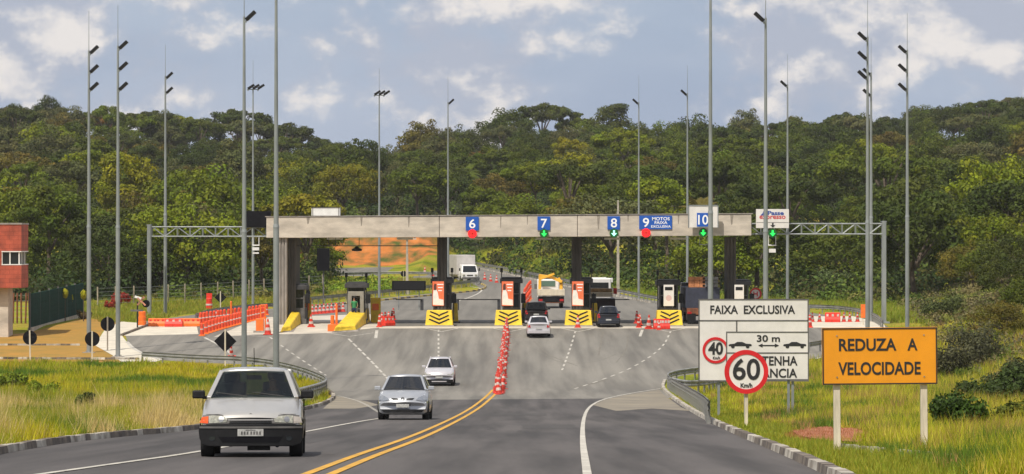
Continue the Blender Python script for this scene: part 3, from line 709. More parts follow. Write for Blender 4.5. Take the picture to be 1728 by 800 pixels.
# barrier arms
for px, a, lab in ((712, 668, 'left of the poster on the left-centre pillar'), (842, 782, 'between the left and middle posters'), (772, 800, 'short one right of the left-centre booth'), (1030, 1062, 'right of the white lorry')):
    Y = 300; X0 = (px-864)/F*Y; t = thing('barrier_gate', 'thin dark lane barrier arm ' + lab, 'barrier', (X0, Y, gz(Y)), 0, 'lane barrier gates')
    m = MB(); m.box((0, 0, .5), (.28, .3, 1.0)); m.build('cabinet', M['dark'], t, bevel=.02); L_ = (a-px)/F*Y
    m = MB(); m.box((L_/2, -.2, .95), (abs(L_), .05, .09)); m.build('arm', M['black'], t)

# ------------------------------------------------------------------ red brick building and green wall on the left
t = thing('brick_building', 'red clad two-storey building with a strip window at the left edge', 'building', (0, 0, 0))
Yb = 238; kb = Yb/F; zg = gz(Yb); X = lambda p: (p-864)*kb; Z = lambda p: CAMZ-(p-400)*kb
M['brick'] = mat('red tile cladding', (.42, .085, .045), .8, 0, .35, 1.2)
nt = M['brick'].node_tree; bb = nt.nodes['Principled BSDF']; src = bb.inputs['Base Color'].links[0].from_socket
tc = nt.nodes.new('ShaderNodeTexCoord'); br = nt.nodes.new('ShaderNodeTexBrick'); br.inputs['Scale'].default_value = 1; br.inputs['Brick Width'].default_value = .6; br.inputs['Row Height'].default_value = .3; br.inputs['Mortar Size'].default_value = .012
mp = nt.nodes.new('ShaderNodeMapping'); mp.inputs['Rotation'].default_value = (R(90), 0, 0); nt.links.new(tc.outputs['Object'], mp.inputs[0]); nt.links.new(mp.outputs[0], br.inputs[0])
br.inputs['Color1'].default_value = (1, 1, 1, 1); br.inputs['Color2'].default_value = (.85, .85, .85, 1); br.inputs['Mortar'].default_value = (.55, .5, .5, 1)
mx = nt.nodes.new('ShaderNodeMix'); mx.data_type = 'RGBA'; mx.blend_type = 'MULTIPLY'; mx.inputs[0].default_value = 1; nt.links.new(src, mx.inputs[6]); nt.links.new(br.outputs[0], mx.inputs[7]); nt.links.new(mx.outputs[2], bb.inputs['Base Color'])
m = MB(); xa, xb, xc = X(-110), X(2.5), X(36)
m.box(((xa+xc)/2, Yb+1.7, (Z(379)+Z(424))/2), (xc-xa, 3.4, Z(379)-Z(424))); m.box(((xa+xc)/2, Yb+1.7, (Z(447)+Z(486))/2), (xc-xa, 3.4, Z(447)-Z(486)))
m.box(((xa+xb)/2, Yb+1.7, (Z(424)+Z(447))/2), (xb-xa, 3.38, Z(424)-Z(447)+.02)); m.build('upper_wall', M['brick'], t)
m = MB(); m.box(((xb+xc)/2-.06, Yb+1.75, (Z(424)+Z(447))/2), (xc-xb-.14, 3.2, Z(424)-Z(447))); wn = m.build('window', M['winglass'], t)
m = MB()
for p in (3, 16.5, 32): m.box((X(p), Yb+.1, (Z(424)+Z(447))/2), (.08, .1, Z(424)-Z(447)))
for p in (424.6, 446.6): m.box(((xb+xc)/2, Yb+.06, Z(p)), (xc-xb, .16, .07)); m.box((xc-.05, Yb+1.7, Z(p)), (.14, 3.3, .07))
for y in (.8, 2.2): m.box((xc-.1, Yb+y, (Z(424)+Z(447))/2), (.1, .08, Z(424)-Z(447)))
m.build('frame', M['white'], wn)
m = MB(); m.box(((X(-110)+X(11))/2, Yb+1.9, (Z(486)+zg)/2-.1), (X(11)-X(-110), 2.2, Z(486)-zg+.2)); m.build('lower_wall', M['concrete'], t)
m = MB(); m.box(((xa+xc)/2, Yb+1.7, Z(379)+.06), (xc-xa+.1, 3.5, .12)); m.build('roof_edge', M['concrete2'], t)
# green wall
a, b = P(50, 561), P(140, 535); d = (b-a)
t = thing('boundary_wall', 'dark green panelled wall on a pale base beside the dry lawn', 'wall', a)
n = 6
for i in range(n):
    p, q = d*(i/n), d*((i+1)/n); m = MB(); hh = 2.75
    nn = Vector((d.y, -d.x, 0)).normalized()*.06
    for z0, z1 in [(.35+j*.4, .35+j*.4+.385) for j in range(6)]:
        vs = [p-nn+Vector((0, 0, z0)), q-nn+Vector((0, 0, z0)), q-nn+Vector((0, 0, z1)), p-nn+Vector((0, 0, z1)), p+nn+Vector((0, 0, z0)), q+nn+Vector((0, 0, z0)), q+nn+Vector((0, 0, z1)), p+nn+Vector((0, 0, z1))]
        m.add(vs, [(3,2,1,0), (4,5,6,7), (0,1,5,4), (2,3,7,6), (1,2,6,5), (3,0,4,7)])
    m.build('panel', mat('dark teal sheet', (.006, .040, .034), .9, 0, .3, 1, spec=.1), t) if i == 0 else m.build('panel', bpy.data.materials['dark teal sheet'], t)
    m = MB(); m.box(p+Vector((0, 0, 1.4)), (.12, .16, 2.95)); m.build('post', M['char'], t)
m = MB(); nn = Vector((d.y, -d.x, 0)).normalized()*.14; m.add([-nn, d-nn, d+nn, nn, -nn+Vector((0, 0, .34)), d-nn+Vector((0, 0, .34)), d+nn+Vector((0, 0, .34)), nn+Vector((0, 0, .34))], [(0,1,2,3), (7,6,5,4), (0,4,5,1), (1,5,6,2), (2,6,7,3), (3,7,4,0)]); m.build('base', M['concrete'], t)
# wire fence
def wire_fence(p0, p1, n, h, label, mm, mesh=True):
    a, b = P(*p0), P(*p1); t = thing('wire_fence', label, 'fence', a)
    pr = MB(); pr.tube((0, 0, -.2), (0, 0, h), .07, n=7); first = pr.build('post', mm, t)
    for i in range(n+1):
        q = a.lerp(b, i/n); q.z = gz(q.y); o = first if i == 0 else first.copy()
        if i: COL.objects.link(o)
        o.parent = t; o.location = q-a; o.rotation_euler = (0, random.uniform(-.03, .03), 0)
    w_ = MB()
    for j in range(5 if mesh else 3):
        for i in range(n):
            p, q = a.lerp(b, i/n), a.lerp(b, (i+1)/n); p.z = gz(p.y)+h*(.2+.18*j); q.z = gz(q.y)+h*(.2+.18*j); w_.tube(p-a, q-a, .012, n=4)
    w_.build('wire', M['steel'], t)
wire_fence((165, 519), (545, 494), 14, 1.9, 'post and wire fence along the foot of the wooded hill on the left', M['fpost'])
wire_fence((8, 546), (50, 546), 6, 2.3, 'rusty mesh fence between the red building and the green wall', M['rust'])

# ------------------------------------------------------------------ guardrails
def guardrail(px, label, h=.72, post=2.0, ends=True, world=None):
    pts = [Vector(p) for p in (world or wline(px, 10))]; t = thing('guardrail', label, 'guardrail', (pts[0].x, pts[0].y, gz(pts[0].y)), 0, 'steel guardrails')
    o0 = Vector(t.location); m = MB(); prof = [(.0, .0), (.055, .04), (.055, .09), (.0, .13), (0, .18), (.055, .22), (.055, .27), (0, .31)]
    n = len(pts); vs = []
    for i, p in enumerate(pts):
        d = (pts[min(i+1, n-1)]-pts[max(i-1, 0)]).normalized(); nn = Vector((-d.y, d.x)); z = gz(p.y)+h-.31
        for sgn in (1, -1):
            for a, b in prof: q = p+nn*((a-.027)*1 + sgn*.008); vs.append((q.x-o0.x, q.y-o0.y, z+b-o0.z))
    k = len(prof); fs = []
    for i in range(n-1):
        for j in range(k-1):
            A = i*2*k+j; B = (i+1)*2*k+j; fs.append((A, A+1, B+1, B)); fs.append((A+k, B+k, B+k+1, A+k+1))
        fs.append((i*2*k+k-1, i*2*k+2*k-1, (i+1)*2*k+2*k-1, (i+1)*2*k+k-1)); fs.append((i*2*k, (i+1)*2*k, (i+1)*2*k+k, i*2*k+k))
    m.add(vs, fs); m.build('rail', M['rail'], t)
    pm = MB(); pm.box((0, 0, (h-.05)/2-.1), (.1, .12, h+.1)); first = None; acc = 0; cnt = 0
    for a, b in zip(pts, pts[1:]):
        l = (b-a).length
        while acc < l and cnt < 95:
            q = a.lerp(b, acc/l)
            if first is None: first = pm.build('post', M['rail'], t); o = first
            else: o = first.copy(); COL.objects.link(o)
            o.parent = t; o.location = (q.x-o0.x, q.y-o0.y+.08, gz(q.y)-o0.z); acc += post; cnt += 1
        acc -= l
    return t
guardrail([(240, 613), (330, 619), (430, 622), (500, 637), (545, 655), (553, 664), (540, 672), (505, 684)], 'curved steel guardrail round the tip of the left grass verge')
guardrail([(1260, 632), (1180, 640), (1135, 647), (1124, 654), (1140, 666), (1165, 682), (1188, 700), (1196, 716)], 'steel guardrail curving round the nose of the right verge')
guardrail([(1258, 650), (1200, 664), (1160, 668), (1130, 660)], 'second short guardrail behind the nose of the right verge', post=1.6)
guardrail([(500, 516), (620, 504), (740, 491), (800, 483), (812, 477), (795, 472), (740, 469), (640, 468), (555, 471)], 'long guardrail wrapping the far grass median')
guardrail([(800, 450), (870, 463), (960, 483), (1040, 499), (1110, 513)], 'guardrail along the right side of the far road')
guardrail([(1366, 528), (1420, 530), (1458, 537), (1480, 546), (1490, 556)], 'guardrail curving behind the red barrier on the right')
guardrail([(330, 545), (355, 536), (400, 530), (440, 526), (500, 524)], 'guardrail behind the red cones at the leftmost lanes')
guardrail([(1366, 596), (1390, 592), (1420, 586)], 'short guardrail between the white and orange signs')
# ------------------------------------------------------------------ roadside signs on the right
def ring(mb, r0, r1, y0, y1, n=40, mi=0):
    vs = []
    for r, y in ((r0, y0), (r1, y0), (r1, y1), (r0, y1)): vs += [(r*math.cos(2*math.pi*i/n), y, r*math.sin(2*math.pi*i/n)) for i in range(n)]
    fs = []
    for j in range(4):
        for i in range(n): fs.append((j*n+i, j*n+(i+1) % n, ((j+1) % 4)*n+(i+1) % n, ((j+1) % 4)*n+i))
    return mb.add(vs, fs, mi)
def disc(r, y0, y1, mm, name, par, loc=(0, 0, 0), n=40):
    m = MB(); m.prism([(r*math.cos(2*math.pi*i/n), r*math.sin(2*math.pi*i/n)) for i in range(n)], y0, y1); return m.build(name, mm, par, loc=loc)
class Frame:
    def __init__(s, Y, px, foot): s.Y = Y; s.k = Y/F; s.x = (px-864)*s.k; s.z = H(s.x, Y); 
    def X(s, p): return (p-864)*s.k-s.x
    def Z(s, p): return CAMZ-(p-400)*s.k-s.z
def plate(fr, a, b, t_, bt, y, th, mm, name, par, roll=0):
    m = MB(); w_, h = fr.X(b)-fr.X(a), fr.Z(t_)-fr.Z(bt); m.box((0, 0, 0), (w_, th, h))
    return m.build(name, mm, par, bevel=.008, loc=((fr.X(a)+fr.X(b))/2, y, (fr.Z(t_)+fr.Z(bt))/2))
def post(fr, p, foot, topz, w_, mm, par, y=.08, d=None):
    m = MB(); z1 = fr.Z(topz); z0 = -.3; m.box((0, 0, (z0+z1)/2), (w_, d or w_, z1-z0)); return m.build('post', mm, par, bevel=.008, loc=(fr.X(p), y, 0))
def frame_lines(fr, a, b, t_, bt, y, th, mm, name, par):
    m = MB(); x0, x1, z0, z1 = fr.X(a), fr.X(b), fr.Z(bt), fr.Z(t_)
    for z in (z0, z1): m.box(((x0+x1)/2, y, z), (x1-x0+th, .012, th))
    for x in (x0, x1): m.box((x, y, (z0+z1)/2), (th, .012, z1-z0-th))
    return m.build(name, mm, par)
# exclusive lane sign
fr = Frame(118, 1272, 705); t = thing('road_sign', 'largest white sign, headed FAIXA EXCLUSIVA, with a round 40 limit', 'road sign', (fr.x, 118, fr.z))
bd = plate(fr, 1179, 1364, 505, 643, 0, .05, M['signwhite'], 'board', t)
frame_lines(fr, 1179.4, 1363.6, 505.4, 642.6, -.032, .045, M['char'], 'border', bd).location = (-bd.location.x, 0, -bd.location.z)
def on(bd, o): o.location = Vector(o.location)-Vector((bd.location.x, 0, bd.location.z)); return o
m = MB(); m.box((fr.X(1271.5), -.032, fr.Z(541)), (fr.X(1364)-fr.X(1179), .012, .04)); m.box((fr.X(1243), -.032, (fr.Z(541)+fr.Z(643))/2), (.045, .012, fr.Z(541)-fr.Z(643))); on(bd, m.build('divider', M['char'], bd))
lettering('FAIXA  EXCLUSIVA', .40, M['ink'], bd, (fr.X(1270)-bd.location.x, -.035, fr.Z(522.5)-bd.location.z), bold=.02, box=(143*fr.k, 14.5*fr.k))
mm_ = MB(); ring(mm_, .365, .455, -.05, -.03); on(bd, mm_.build('red_ring', M['red'], bd, loc=(fr.X(1207.5), 0, fr.Z(591))))
lettering('40', .55, M['ink'], bd, (fr.X(1207.5)-bd.location.x, -.035, fr.Z(588)-bd.location.z), 'number', .03, box=(25*fr.k, 21.5*fr.k))
lettering('Km/h', .13, M['ink'], bd, (fr.X(1209)-bd.location.x, -.035, fr.Z(604)-bd.location.z), bold=.02, box=(12*fr.k, 5*fr.k))
for p in (1213, 1338): post(fr, p, 705, 508, .09, M['steel'], t)
for z in (520, 575, 630):
    m = MB(); m.box((fr.X(1272), .05, fr.Z(z)), (3.6, .04, .07)); m.build('back_rail', M['steel'], t)
# distance sign
fr = Frame(111, 1294, 712); t = thing('road_sign', 'white sign with two car symbols reading 30 m and MANTENHA DISTÂNCIA', 'road sign', (fr.x, 111, fr.z))
bd = plate(fr, 1225.5, 1364.5, 560, 641, 0, .05, M['signwhite'], 'board', t)
on(bd, frame_lines(fr, 1226, 1364, 560.4, 640.6, -.032, .035, M['char'], 'border', bd))
m = MB(); m.box((fr.X(1295), -.032, fr.Z(595.5)), (fr.X(1364)-fr.X(1226), .012, .035)); on(bd, m.build('divider', M['char'], bd))
lettering('30 m', .27, M['ink'], bd, (fr.X(1296.5)-bd.location.x, -.035, fr.Z(571)-bd.location.z), bold=.02, box=(39*fr.k, 11.5*fr.k))
lettering('MANTENHA', .40, M['ink'], bd, (fr.X(1296)-bd.location.x, -.035, fr.Z(608.8)-bd.location.z), bold=.02, box=(99*fr.k, 15.5*fr.k))
lettering('DISTÂNCIA', .40, M['ink'], bd, (fr.X(1296)-bd.location.x, -.035, fr.Z(627.6)-bd.location.z), bold=.02, box=(98*fr.k, 19.5*fr.k))
CAR = [(-.42, -.05), (.42, -.05), (.44, .02), (.40, .06), (.22, .08), (.08, .17), (-.12, .17), (-.22, .08), (-.40, .05), (-.44, .0)]
for p in (1249, 1341):
    m = MB(); m.prism([(x*.86, z*.62+.02) for x, z in CAR], -.034, -.028)
    for s in (-.24, .24): m.prism([(s+.06*math.cos(i*.6283), -.03+.05*math.sin(i*.6283)) for i in range(10)], -.037, -.03)
    on(bd, m.build('car_symbol', M['ink'], bd, loc=(fr.X(p), 0, fr.Z(583.5))))
m = MB(); m.prism([(-.34, 0), (-.20, -.065), (-.20, -.02), (.20, -.02), (.20, -.065), (.34, 0), (.20, .065), (.20, .02), (-.20, .02), (-.20, .065)], -.034, -.028); on(bd, m.build('arrow', M['ink'], bd, loc=(fr.X(1297), 0, fr.Z(583))))
for p in (1258, 1331): post(fr, p, 720, 562, .085, M['steel'], t)
# 60 sign
fr = Frame(95, 1259.5, 722); t = thing('speed_sign', 'round 60 speed limit sign with a red ring on a pale timber post', 'speed sign', (fr.x, 95, fr.z))
zc = fr.Z(627.5); disc(.60, -.02, .02, M['signwhite'], 'disc', t, (0, 0, zc), 56)
m = MB(); ring(m, .485, .612, -.035, .025, 56); m.build('red_ring', M['red'], t, loc=(0, 0, zc))
lettering('60', .76, M['ink'], t, (0, -.03, zc+.075), 'number', .016, box=(46*fr.k, 36.5*fr.k))
lettering('Km/h', .17, M['ink'], t, (0, -.03, zc-.375), bold=.03, box=(20*fr.k, 7.5*fr.k))
post(fr, 1259.5, 722, 600, .095, M['wood'], t)
# orange sign
fr = Frame(59, 1486, 762); t = thing('road_sign', 'orange sign reading REDUZA A VELOCIDADE on two pale timber posts', 'road sign', (fr.x, 59, fr.z))
t.rotation_euler = (0, R(-.5), 0)
bd = plate(fr, 1388.5, 1583, 552.5, 649, 0, .04, M['signyel'], 'board', t)
on(bd, frame_lines(fr, 1390, 1581.5, 554, 647.5, -.026, .022, M['ink'], 'border', bd))
lettering('REDUZA', .215, M['ink'], bd, (fr.X(1465.5)-bd.location.x, -.024, fr.Z(581.5)-bd.location.z), bold=.022, box=(97*fr.k, 21*fr.k))
lettering('A', .215, M['ink'], bd, (fr.X(1541)-bd.location.x, -.024, fr.Z(581.5)-bd.location.z), bold=.022, box=(17*fr.k, 20.5*fr.k))
lettering('VELOCIDADE', .215, M['ink'], bd, (fr.X(1485)-bd.location.x, -.024, fr.Z(621.5)-bd.location.z), bold=.022, box=(139*fr.k, 22*fr.k))
for p in (1413.5, 1560.5): post(fr, p, 760, 560, .115, M['wood'], t)
for p in (1413.5, 1560.5):
    for q in (566, 636):
        m = MB(); m.tube((fr.X(p), -.034, fr.Z(q)), (fr.X(p), -.02, fr.Z(q)), .013, n=8); on(bd, m.build('bolt', M['steel'], bd))
# round restriction sign far behind
def round_sign(px, py, r, Y, label, foot=None):
    k = Y/F; x = (px-864)*k; z = H(x, Y); t = thing('road_sign', label, 'road sign', (x, Y, z)); zc = CAMZ-(py-400)*k-z
    disc(r, -.02, .02, M['signwhite'], 'disc', t, (0, 0, zc), 24); m = MB(); ring(m, r*.72, r*1.0, -.04, .0, 24); m.build('red_ring', M['red'], t, loc=(0, 0, zc))
    m = MB()
    for s in (-1, 1): m.box((s*r*.28, -.03, 0), (r*.17, .02, r*.8))
    m.box((0, -.03, 0), (r*.5, .02, r*.22)); m.build('symbol', M['red'], t, loc=(0, 0, zc))
    m = MB(); m.box((0, .05, zc/2), (.08, .06, zc)); m.build('post', M['wood'], t)
round_sign(1275, 496, .47, 262, 'small round red sign peeking over the large white sign')
# sign backs
def back_sign(px, py, r, foot, label, diamond=False, pw=.09, tilt=0, Y=None):
    g = P(px, foot) if Y is None else Vector(((px-864)/F*Y, Y, gz(Y))); k = g.y/F; zc = CAMZ-(py-400)*k-g.z; r *= k
    t = thing('road_sign', label, 'road sign', g, 0, 'road signs seen from behind'); t.rotation_euler = (0, R(tilt), 0)
    m = MB(); n = 4 if diamond else 24
    m.prism([(r*math.cos(2*math.pi*i/n), r*math.sin(2*math.pi*i/n)) for i in range(n)], .03, .06); m.build('sign_plate', M['signback'], t, loc=(0, 0, zc))
    m = MB(); m.box((0, -.02, (zc+r*1.05)/2-.1), (pw, .07, zc+r*1.05+.2)); m.build('post', M['wood'], t)
back_sign(51, 570, 12, 609, 'black back of the leftmost round sign on a white post', tilt=-1)
back_sign(155.5, 572, 12.5, 610, 'black back of a round sign near the kerb, right of the leftmost pole')
back_sign(181.5, 547, 12, 592, 'black back of a round sign on the pavement left of the second pole')
back_sign(380, 576, 19, 618, 'black back of a diamond sign above the nearest silver car', True)
back_sign(372, 502, 10, 526, 'black back of a small diamond sign behind the leftmost lanes', True)
back_sign(514, 496, 10, 519, 'black back of a round sign right of the leftmost pillar')
back_sign(681, 462, 5, 478, 'narrow black sign on the pole by the far road', pw=.05)
# message panel and utility poles
def util_pole(px, Y, top, label, arm=True, z=None):
    X = (px-864)/F*Y; z0 = H(X, Y); h = CAMZ+(400-top)/F*Y-z0; t = thing('utility_pole', label, 'utility pole', (X, Y, z0), 0, 'concrete utility poles')
    m = MB(); m.box((0, 0, h/2-.2), (.34, .26, h+.4), taper=.5); m.build('shaft', mat('pole concrete', (.40, .36, .30), .9, 0, .3, 1.5), t, bevel=.02)
    if arm: m = MB(); m.box((0, -.15, h-.5), (1.9, .1, .12)); m.build('crossarm', M['wood'], t); m = MB(); [m.lathe([(.05, 0), (.07, .08), (.03, .2)], 8, 0, (q, -.15, h-.44)) for q in (-.8, 0, .8)]; m.build('insulator', M['char'], t)
util_pole(687, 350, 395, 'pale concrete utility pole behind the black message panel'); util_pole(1043, 350, 338, 'pale concrete utility pole right of the sign numbered 8', False)
Y = 300; k = Y/F; x = (690-864)*k; zg = gz(Y); t = thing('message_board', 'wide black electronic message panel under the beam left of centre', 'message board', (x, Y, zg))
m = MB(); m.box((0, 0, CAMZ-82*k-zg), (57*k, .3, 16*k)); bd = m.build('panel', M['signback'], t, bevel=.02)
m = MB(); m.box((0, -.16, CAMZ-82*k-zg), (52*k, .02, 13*k)); m.build('display', M['black'], bd)
zt = CAMZ-84*k-zg
for s in (-.9, .9): m = MB(); m.box((s, .2, zt/2), (.09, .09, zt)); m.build('leg', M['steel'], t)
Y = 290; k = Y/F; x = (545.5-864)*k; zg = gz(Y); t = thing('message_board', 'tall black board seen from behind between the leftmost pillar and the worker booth', 'message board', (x, Y, zg))
m = MB(); m.box((0, 0, CAMZ-38*k-zg), (21*k, .3, 38*k)); m.build('panel', M['signback'], t, bevel=.02)
m = MB(); m.box((0, .25, (CAMZ-40*k-zg)/2), (.12, .12, CAMZ-40*k-zg)); m.build('post', M['char'], t)
# post with crossed boards
g = P(232, 553); t = thing('sign_post', 'dark post with striped crossed boards and a black disc beside the left gantry post', 'sign post', g); k = g.y/F
m = MB(); m.box((0, 0, .95), (.10, .08, 1.9)); m.build('post', M['black'], t)
m = MB(); m.box((.25, -.06, 1.95), (.8, .04, .12), 0, Matrix.Rotation(-.9, 3, 'Y')); m.box((.3, -.11, 1.9), (.8, .04, .12), 0, Matrix.Rotation(.75, 3, 'Y')); m.build('crossed_board', mat('striped pale orange board', (.45, .20, .12), .6, 0, .7, 6), t)
disc(.28, 0, .04, M['signback'], 'disc', t, (.62, .02, 1.75), 20)
m = MB(); m.box((-.05, -.06, 1.25), (.9, .05, .14)); m.build('arm_board', M['char'], t); m = MB(); m.box((.05, -.08, 2.2), (.5, .05, .16), 0, Matrix.Rotation(.3, 3, 'Y')); m.build('arm_board', M['white'], t)

# ------------------------------------------------------------------ cones and plastic barriers
CONE_M = [mat('cone red', (.58, .035, .016), .6, 0, .35, 5), mat('cone white band', (.62, .50, .45), .5, 0, .2, 5)]
def make_cone(label, group, h=.75, r=.17):
    t = thing('traffic_cone', label, 'traffic cone', (0, 0, 0), 0, group)
    m = MB(); m.box((0, 0, .02), (r*2.5, r*2.5, .04)); m.build('base', CONE_M[0], t, bevel=.01)
    m = MB(); rr = lambda z: r*(1-z/h*.82); zs = [.04, .28*h, .28*h+.001, .46*h, .461*h, .66*h, .661*h, .82*h, .821*h, h]
    n = 14; vs = []
    for z in zs: vs += [(rr(z)*math.cos(2*math.pi*i/n), rr(z)*math.sin(2*math.pi*i/n), z) for i in range(n)]
    for j in range(len(zs)-1):
        m.add([], [], 0)
    m.v = [tuple(v) for v in vs]
    for j in range(len(zs)-1):
        for i in range(n): m.f.append([j*n+i, j*n+(i+1) % n, (j+1)*n+(i+1) % n, (j+1)*n+i]); m.m.append(1 if j in (2, 6) else 0)
    m.f.append([(len(zs)-1)*n+i for i in range(n)]); m.m.append(0)
    m.build('cone_body', CONE_M, t); return t
cone0 = make_cone('cone', 'cones')
used = [False]
def cone(loc, label, group, s=1, tilt=0, rz=0):
    c = cone0 if not used[0] else copy_tree(cone0); used[0] = True
    c.location = loc; c.scale = (s, s, s); c.rotation_euler = (tilt, 0, rz); c['label'] = label; c['group'] = group; return c
def barrel_maker():
    t = thing('channelizer', 'x', 'traffic post', (0, 0, 0), 0, 'g')
    m = MB(); m.lathe([(.22, 0), (.22, .07), (.14, .10)], 14); m.build('base', M['redpl'], t)
    m = MB(); m.lathe([(.15, .10), (.13, .40)], 14, 0); m.lathe([(.121, .40), (.11, .52)], 14, 1); m.lathe([(.11, .52), (.09, .74)], 14, 0); m.lathe([(.091, .74), (.085, .84)], 14, 1); m.lathe([(.085, .84), (.05, .95)], 14, 0); m.build('tube', CONE_M, t); return t
bar0 = barrel_maker(); bused = [False]; pl0 = [None]
def plain_maker():
    t = thing('channelizer', 'x', 'traffic post', (0, 0, 0), 0, 'g')
    m = MB(); m.lathe([(.25, 0), (.25, .06), (.15, .10)], 12); m.build('base', M['orange'], t)
    m = MB(); m.lathe([(.15, .10), (.135, .45)], 12, 0); m.lathe([(.137, .45), (.13, .52)], 12, 1); m.lathe([(.13, .52), (.115, .86), (.05, .92)], 12, 0); m.build('tube', [mat('orange red plastic', (.74, .065, .016), .55, 0, .3, 4), CONE_M[1]], t); return t
def barrel(loc, label, group, rz=0, tilt=0, plain=False):
    if plain:
        if pl0[0] is None: pl0[0] = plain_maker(); c = pl0[0]
        else: c = copy_tree(pl0[0])
    else:
        c = bar0 if not bused[0] else copy_tree(bar0); bused[0] = True
    c.location = loc; c.rotation_euler = (tilt, random.uniform(-.04, .04), rz); c['label'] = label; c['group'] = group
line = wline([(842, 666), (846, 640), (850, 610), (853, 580), (856, 557)], 4); tot = 0; nxt = 0; i = 0
for a, b in zip(line, line[1:]):
    a, b = Vector(a), Vector(b); l = (b-a).length
    while nxt < tot+l:
        q = a.lerp(b, (nxt-tot)/l); j = random.Random(i); off = .06*(1 if i % 2 else -1)
        (barrel if i % 3 else cone)((q.x+off+j.uniform(-.09, .09), q.y+j.uniform(-.2, .2), gz(q.y)), 'red and white post in the dense line between opposing lanes' if i % 3 else 'red and white cone in the dense line between opposing lanes', 'posts in the dense centre line' if i % 3 else 'cones in the dense centre line', rz=j.uniform(0, 3), tilt=j.choice([0, 0, j.uniform(-.25, .25)])); i += 1; nxt += .85
    tot += l
for i in range(14):
    q = P(885+ (i % 7)*1.6, 519-i*2.4); barrel(q, 'red post in the short line beyond the middle booth', 'posts beyond the middle booth', plain=True)
for i, (x, y) in enumerate([(818, 472), (828, 475), (838, 477)]): cone(P(x, y), 'single upright cone right of the white van, number %s from the van' % ['one', 'two', 'three'][i], 'cones beside the white van', 1.15)
cone(P(717, 462), 'lone cone on the far road left of the pillar', 'far road cones', 1.3); cone(P(730, 466), 'lone dark cone against the left-centre pillar', 'far road cones', 1.3)
def wb(loc, rz, label, group, orange=False, L_=1.25, h=.85):
    t = thing('plastic_barrier', label, 'barrier', loc, rz, group)
    m = MB(); pr = [(-.24, 0), (.24, 0), (.24, .22), (.12, .42), (.08, h), (-.08, h), (-.12, .42), (-.24, .22)]
    n = 8; vs = [(-L_/2, a, b) for a, b in pr]+[(L_/2, a, b) for a, b in pr]; m.add(vs, [tuple(range(7, -1, -1)), tuple(range(8, 16))]+[(i, (i+1) % 8, 8+(i+1) % 8, 8+i) for i in range(8)]); m.build('shell', M['orange'] if orange else M['redpl'], t, bevel=.03)
    for x in (-.35, 0, .35): m = MB(); m.box((x*L_, -.11, h*.72), (.16, .06, .18)); m.build('recess', CONE_M[1] if not orange else M['redpl'], t)
pos = [(262, 551), (275, 551), (293, 551.5), (313, 551), (326, 551)]
for i, (x, y) in enumerate(pos): wb(P(x, y), R(4), ('orange' if i != 2 else 'red')+' plastic barrier, %s from the left in the row before the left booths' % ['first', 'second', 'third', 'fourth', 'fifth'][i], 'plastic barriers before the left booths', i != 2, 1.0 if i != 2 else 1.3, .6)
for i in range(22):
    u = i/21; q = P(341+105*u**.9, 567-30*u**.75); barrel(q, 'red post in the front receding line at the leftmost lanes', 'front line of red posts', random.random(), plain=True)
for i in range(20):
    u = i/19; q = P(338+112*u, 548-16*u); barrel(q, 'red post in the back line at the leftmost lanes', 'back line of red posts', random.random(), plain=True)
for x, y, s in ((349, 545, 'left'), (365, 542, 'right')): cone(P(x, y), 'pale cone at the %s end of the back line of posts' % s, 'pale cones', 1.2)
for i, (x, y) in enumerate([(353, 523), (240, 549)]):
    q = P(x, y); t = thing('orange_drum', ['red striped drum on the grass behind the left barriers', 'tall orange drum at the foot of the left gantry'][i], 'drum', q)
    m = MB(); m.lathe([(.30, 0), (.30, .3), (.27, .32), (.29, .62), (.25, .64), (.27, .98), (.2, 1.05)], 16); m.build('drum', [M['redpl'], M['orange']][i], t)
    if i == 0: m = MB(); m.lathe([(.305, .40), (.30, .55)], 16); m.build('band', CONE_M[1], t); m = MB(); m.box((0, 0, 1.25), (.5, .06, .45)); m.build('flasher', M['redpl'], t)
def bollard(px, py, h, label, w_=.22):
    q = P(px, py); t = thing('orange_bollard', label, 'bollard', q, 0, 'orange posts on the toll islands'); m = MB(); m.tube((0, 0, 0), (0, 0, h), w_/2, w_/2*.9, 12); m.lathe([(w_/2, h), (w_*.3, h+.05)], 12); m.build('post', M['orange'], t)
    m = MB(); m.box((0, 0, .25), (w_*2.2, w_*2.2, .5)); m.build('foot', M['orange'], t, bevel=.03)
bollard(390, 545, 1.6, 'thin orange post on the left barrier line', .16); bollard(568, 558, 1.9, 'orange post at the tip of the island before the worker booth', .18); bollard(561, 559, 1.1, 'short orange post beside the worker island tip', .3)
q = P(441, 561); t = thing('orange_cabinet', 'orange box with a yellow pipe hoop left of the thickest pole', 'cabinet', q); m = MB(); m.box((-.1, 0, .5), (.55, .5, 1.0)); m.build('box', M['orange'], t, bevel=.04)
m = MB(); m.tube((-.05, 0, 1), (-.05, 0, 1.95), .05); m.tube((.28, 0, 0), (.28, 0, 1.95), .05); m.tube((-.05, 0, 1.95), (.28, 0, 1.95), .05); m.build('hoop', M['orange'], t)
m = MB(); m.box((-.1, 0, .06), (.9, .8, .12)); m.build('plinth', M['concrete2'], t)
cone(P(452, 565), 'red cone with a white top beside the orange box', 'single cones', 1.5); cone(P(391, 604), 'red cone lying just right of the diamond sign', 'single cones', 1.2, .5); cone(P(525, 552), 'leaning cone beside the leftmost yellow cabinet', 'single cones', 1.3, .2)
cone(P(975, 553), 'red cone before the yellow block right of centre', 'single cones', 1.2)
for i in range(9): cone(P(527+i*6.5, 531-i*.6), 'red cone in the row behind the left islands', 'cones behind the left islands', 1.15)
